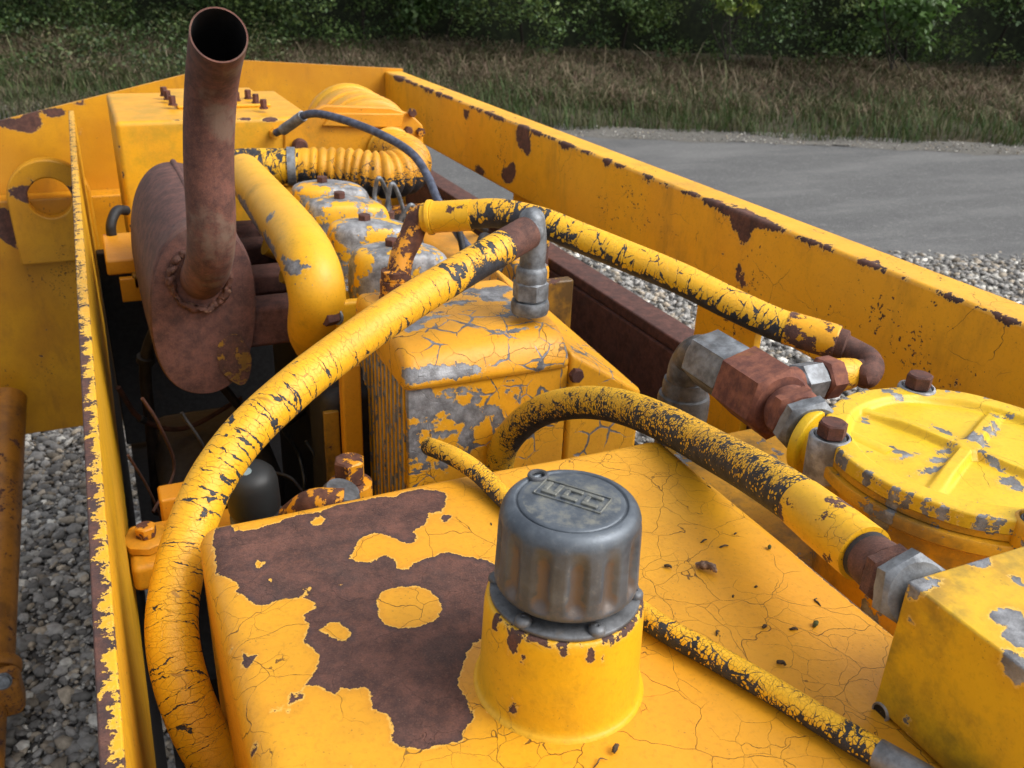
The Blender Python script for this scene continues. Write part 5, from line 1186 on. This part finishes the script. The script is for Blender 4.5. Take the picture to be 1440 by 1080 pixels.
# ---- litter on the tank
def speck(i, px, py, L, W, ang, col, label, bend=.2, cat='debris', name='plant_debris'):
    p = at(px, py, z=-.3845); t = R_(ang); d = np.array([math.cos(t), math.sin(t), 0]); n_ = np.array([-d[1], d[0], 0]); k = random.Random(i)
    pts = [np.r_[p - d * L * .5 + [0, 0, W * .4], W * .35], np.r_[p - d * L * .15 + n_ * L * bend * .4 + [0, 0, W * .8], W * .5], np.r_[p + d * L * .2 + n_ * L * bend + [0, 0, W * .9], W * .42], np.r_[p + d * L * .5 + n_ * L * bend * .3 + [0, 0, W * .6], W * .2]]
    V, F, *_ = tube(pts, W, 8, 4); V = V + np.array([[k.uniform(-1, 1) * W * .09 for _ in range(3)] for _ in V])
    o = MB().put(V, F).build(name, col, smooth=50, origin=p); tag(o, label, cat, 'bits of plant litter on the tank top'); return o
gS = G('dry plant'); n_ = gS.noise(gS.obj(), 300, 4, .6); MAT['dry'] = gS.fin(gS.mix(gS.step(n_, .35, .65), (.03, .020, .012), (.11, .07, .035)), .85)
gS = G('seed husk'); n_ = gS.noise(gS.obj(), 160, 4, .6); MAT['husk'] = gS.fin(gS.mix(gS.step(n_, .40, .6), (.10, .055, .035), (.36, .24, .17)), .7)
gS = G('moss'); MAT['moss'] = gS.fin((.07, .075, .02), .9)
LIT = [(993, 805, .0165, .0062, -62, 'husk', 'pale brown seed husk lying on the tank right of the cap'), (939, 799, .007, .0032, -55, 'dry', 'small black and white husk just right of the cap'),
 (1018, 770, .009, .0022, -10, 'dry', 'short dark twig on the tank above the seed husk'), (990, 762, .008, .002, 10, 'dry', 'grey speck left of the short dark twig'), (1082, 772, .004, .0036, 40, 'moss', 'mossy crumb on the tank above the twigs'),
 (1075, 884, .004, .0034, 0, 'dry', 'single dark crumb in the middle of the tank right half'), (1098, 936, .007, .004, -60, 'dry', 'dark clump of plant litter right of the thin hose'), (1147, 881, .006, .0044, 20, 'moss', 'greenish crumb near the valve block'),
 (1116, 887, .0065, .0028, -30, 'dry', 'dark fleck left of the greenish crumb'), (1010, 892, .006, .002, 25, 'dry', 'tiny bent stalk left of the dark crumb'), (1152, 848, .010, .0018, 60, 'dry', 'curled black stalk near the hose ferrule'),
 (866, 1056, .007, .0042, 30, 'dry', 'dark litter clump at the foot of the filler neck'), (845, 1076, .012, .0012, 5, 'dry', 'thin curved stem at the bottom edge of the tank'), (1034, 752, .003, .002, 0, 'dry', 'tiny dark crumb below the yellow hose'),
 (1031, 840, .003, .002, 30, 'dry', 'tiny crumb between husk and dark crumb'), (998, 685, .005, .0012, 80, 'dry', 'small brown hooked fibre near the rear of the tank'), (1063, 827, .003, .0022, 0, 'dry', 'pair of tiny crumbs right of the seed husk'),
 (691, 738, .004, .0016, 70, 'dry', 'small dark fleck on paint left of the cap'), (1260, 930, .0035, .002, 30, 'dry', 'tiny crumb beside the valve block edge')]
for i, a in enumerate(LIT): speck(i, a[0], a[1], a[2] * (.9 if i < 1 else .8), a[3] * (1 if i < 1 else .7), a[4], a[5], a[6], bend=.35 if 'cur' in a[6] or 'bent' in a[6] or 'hook' in a[6] else .1)
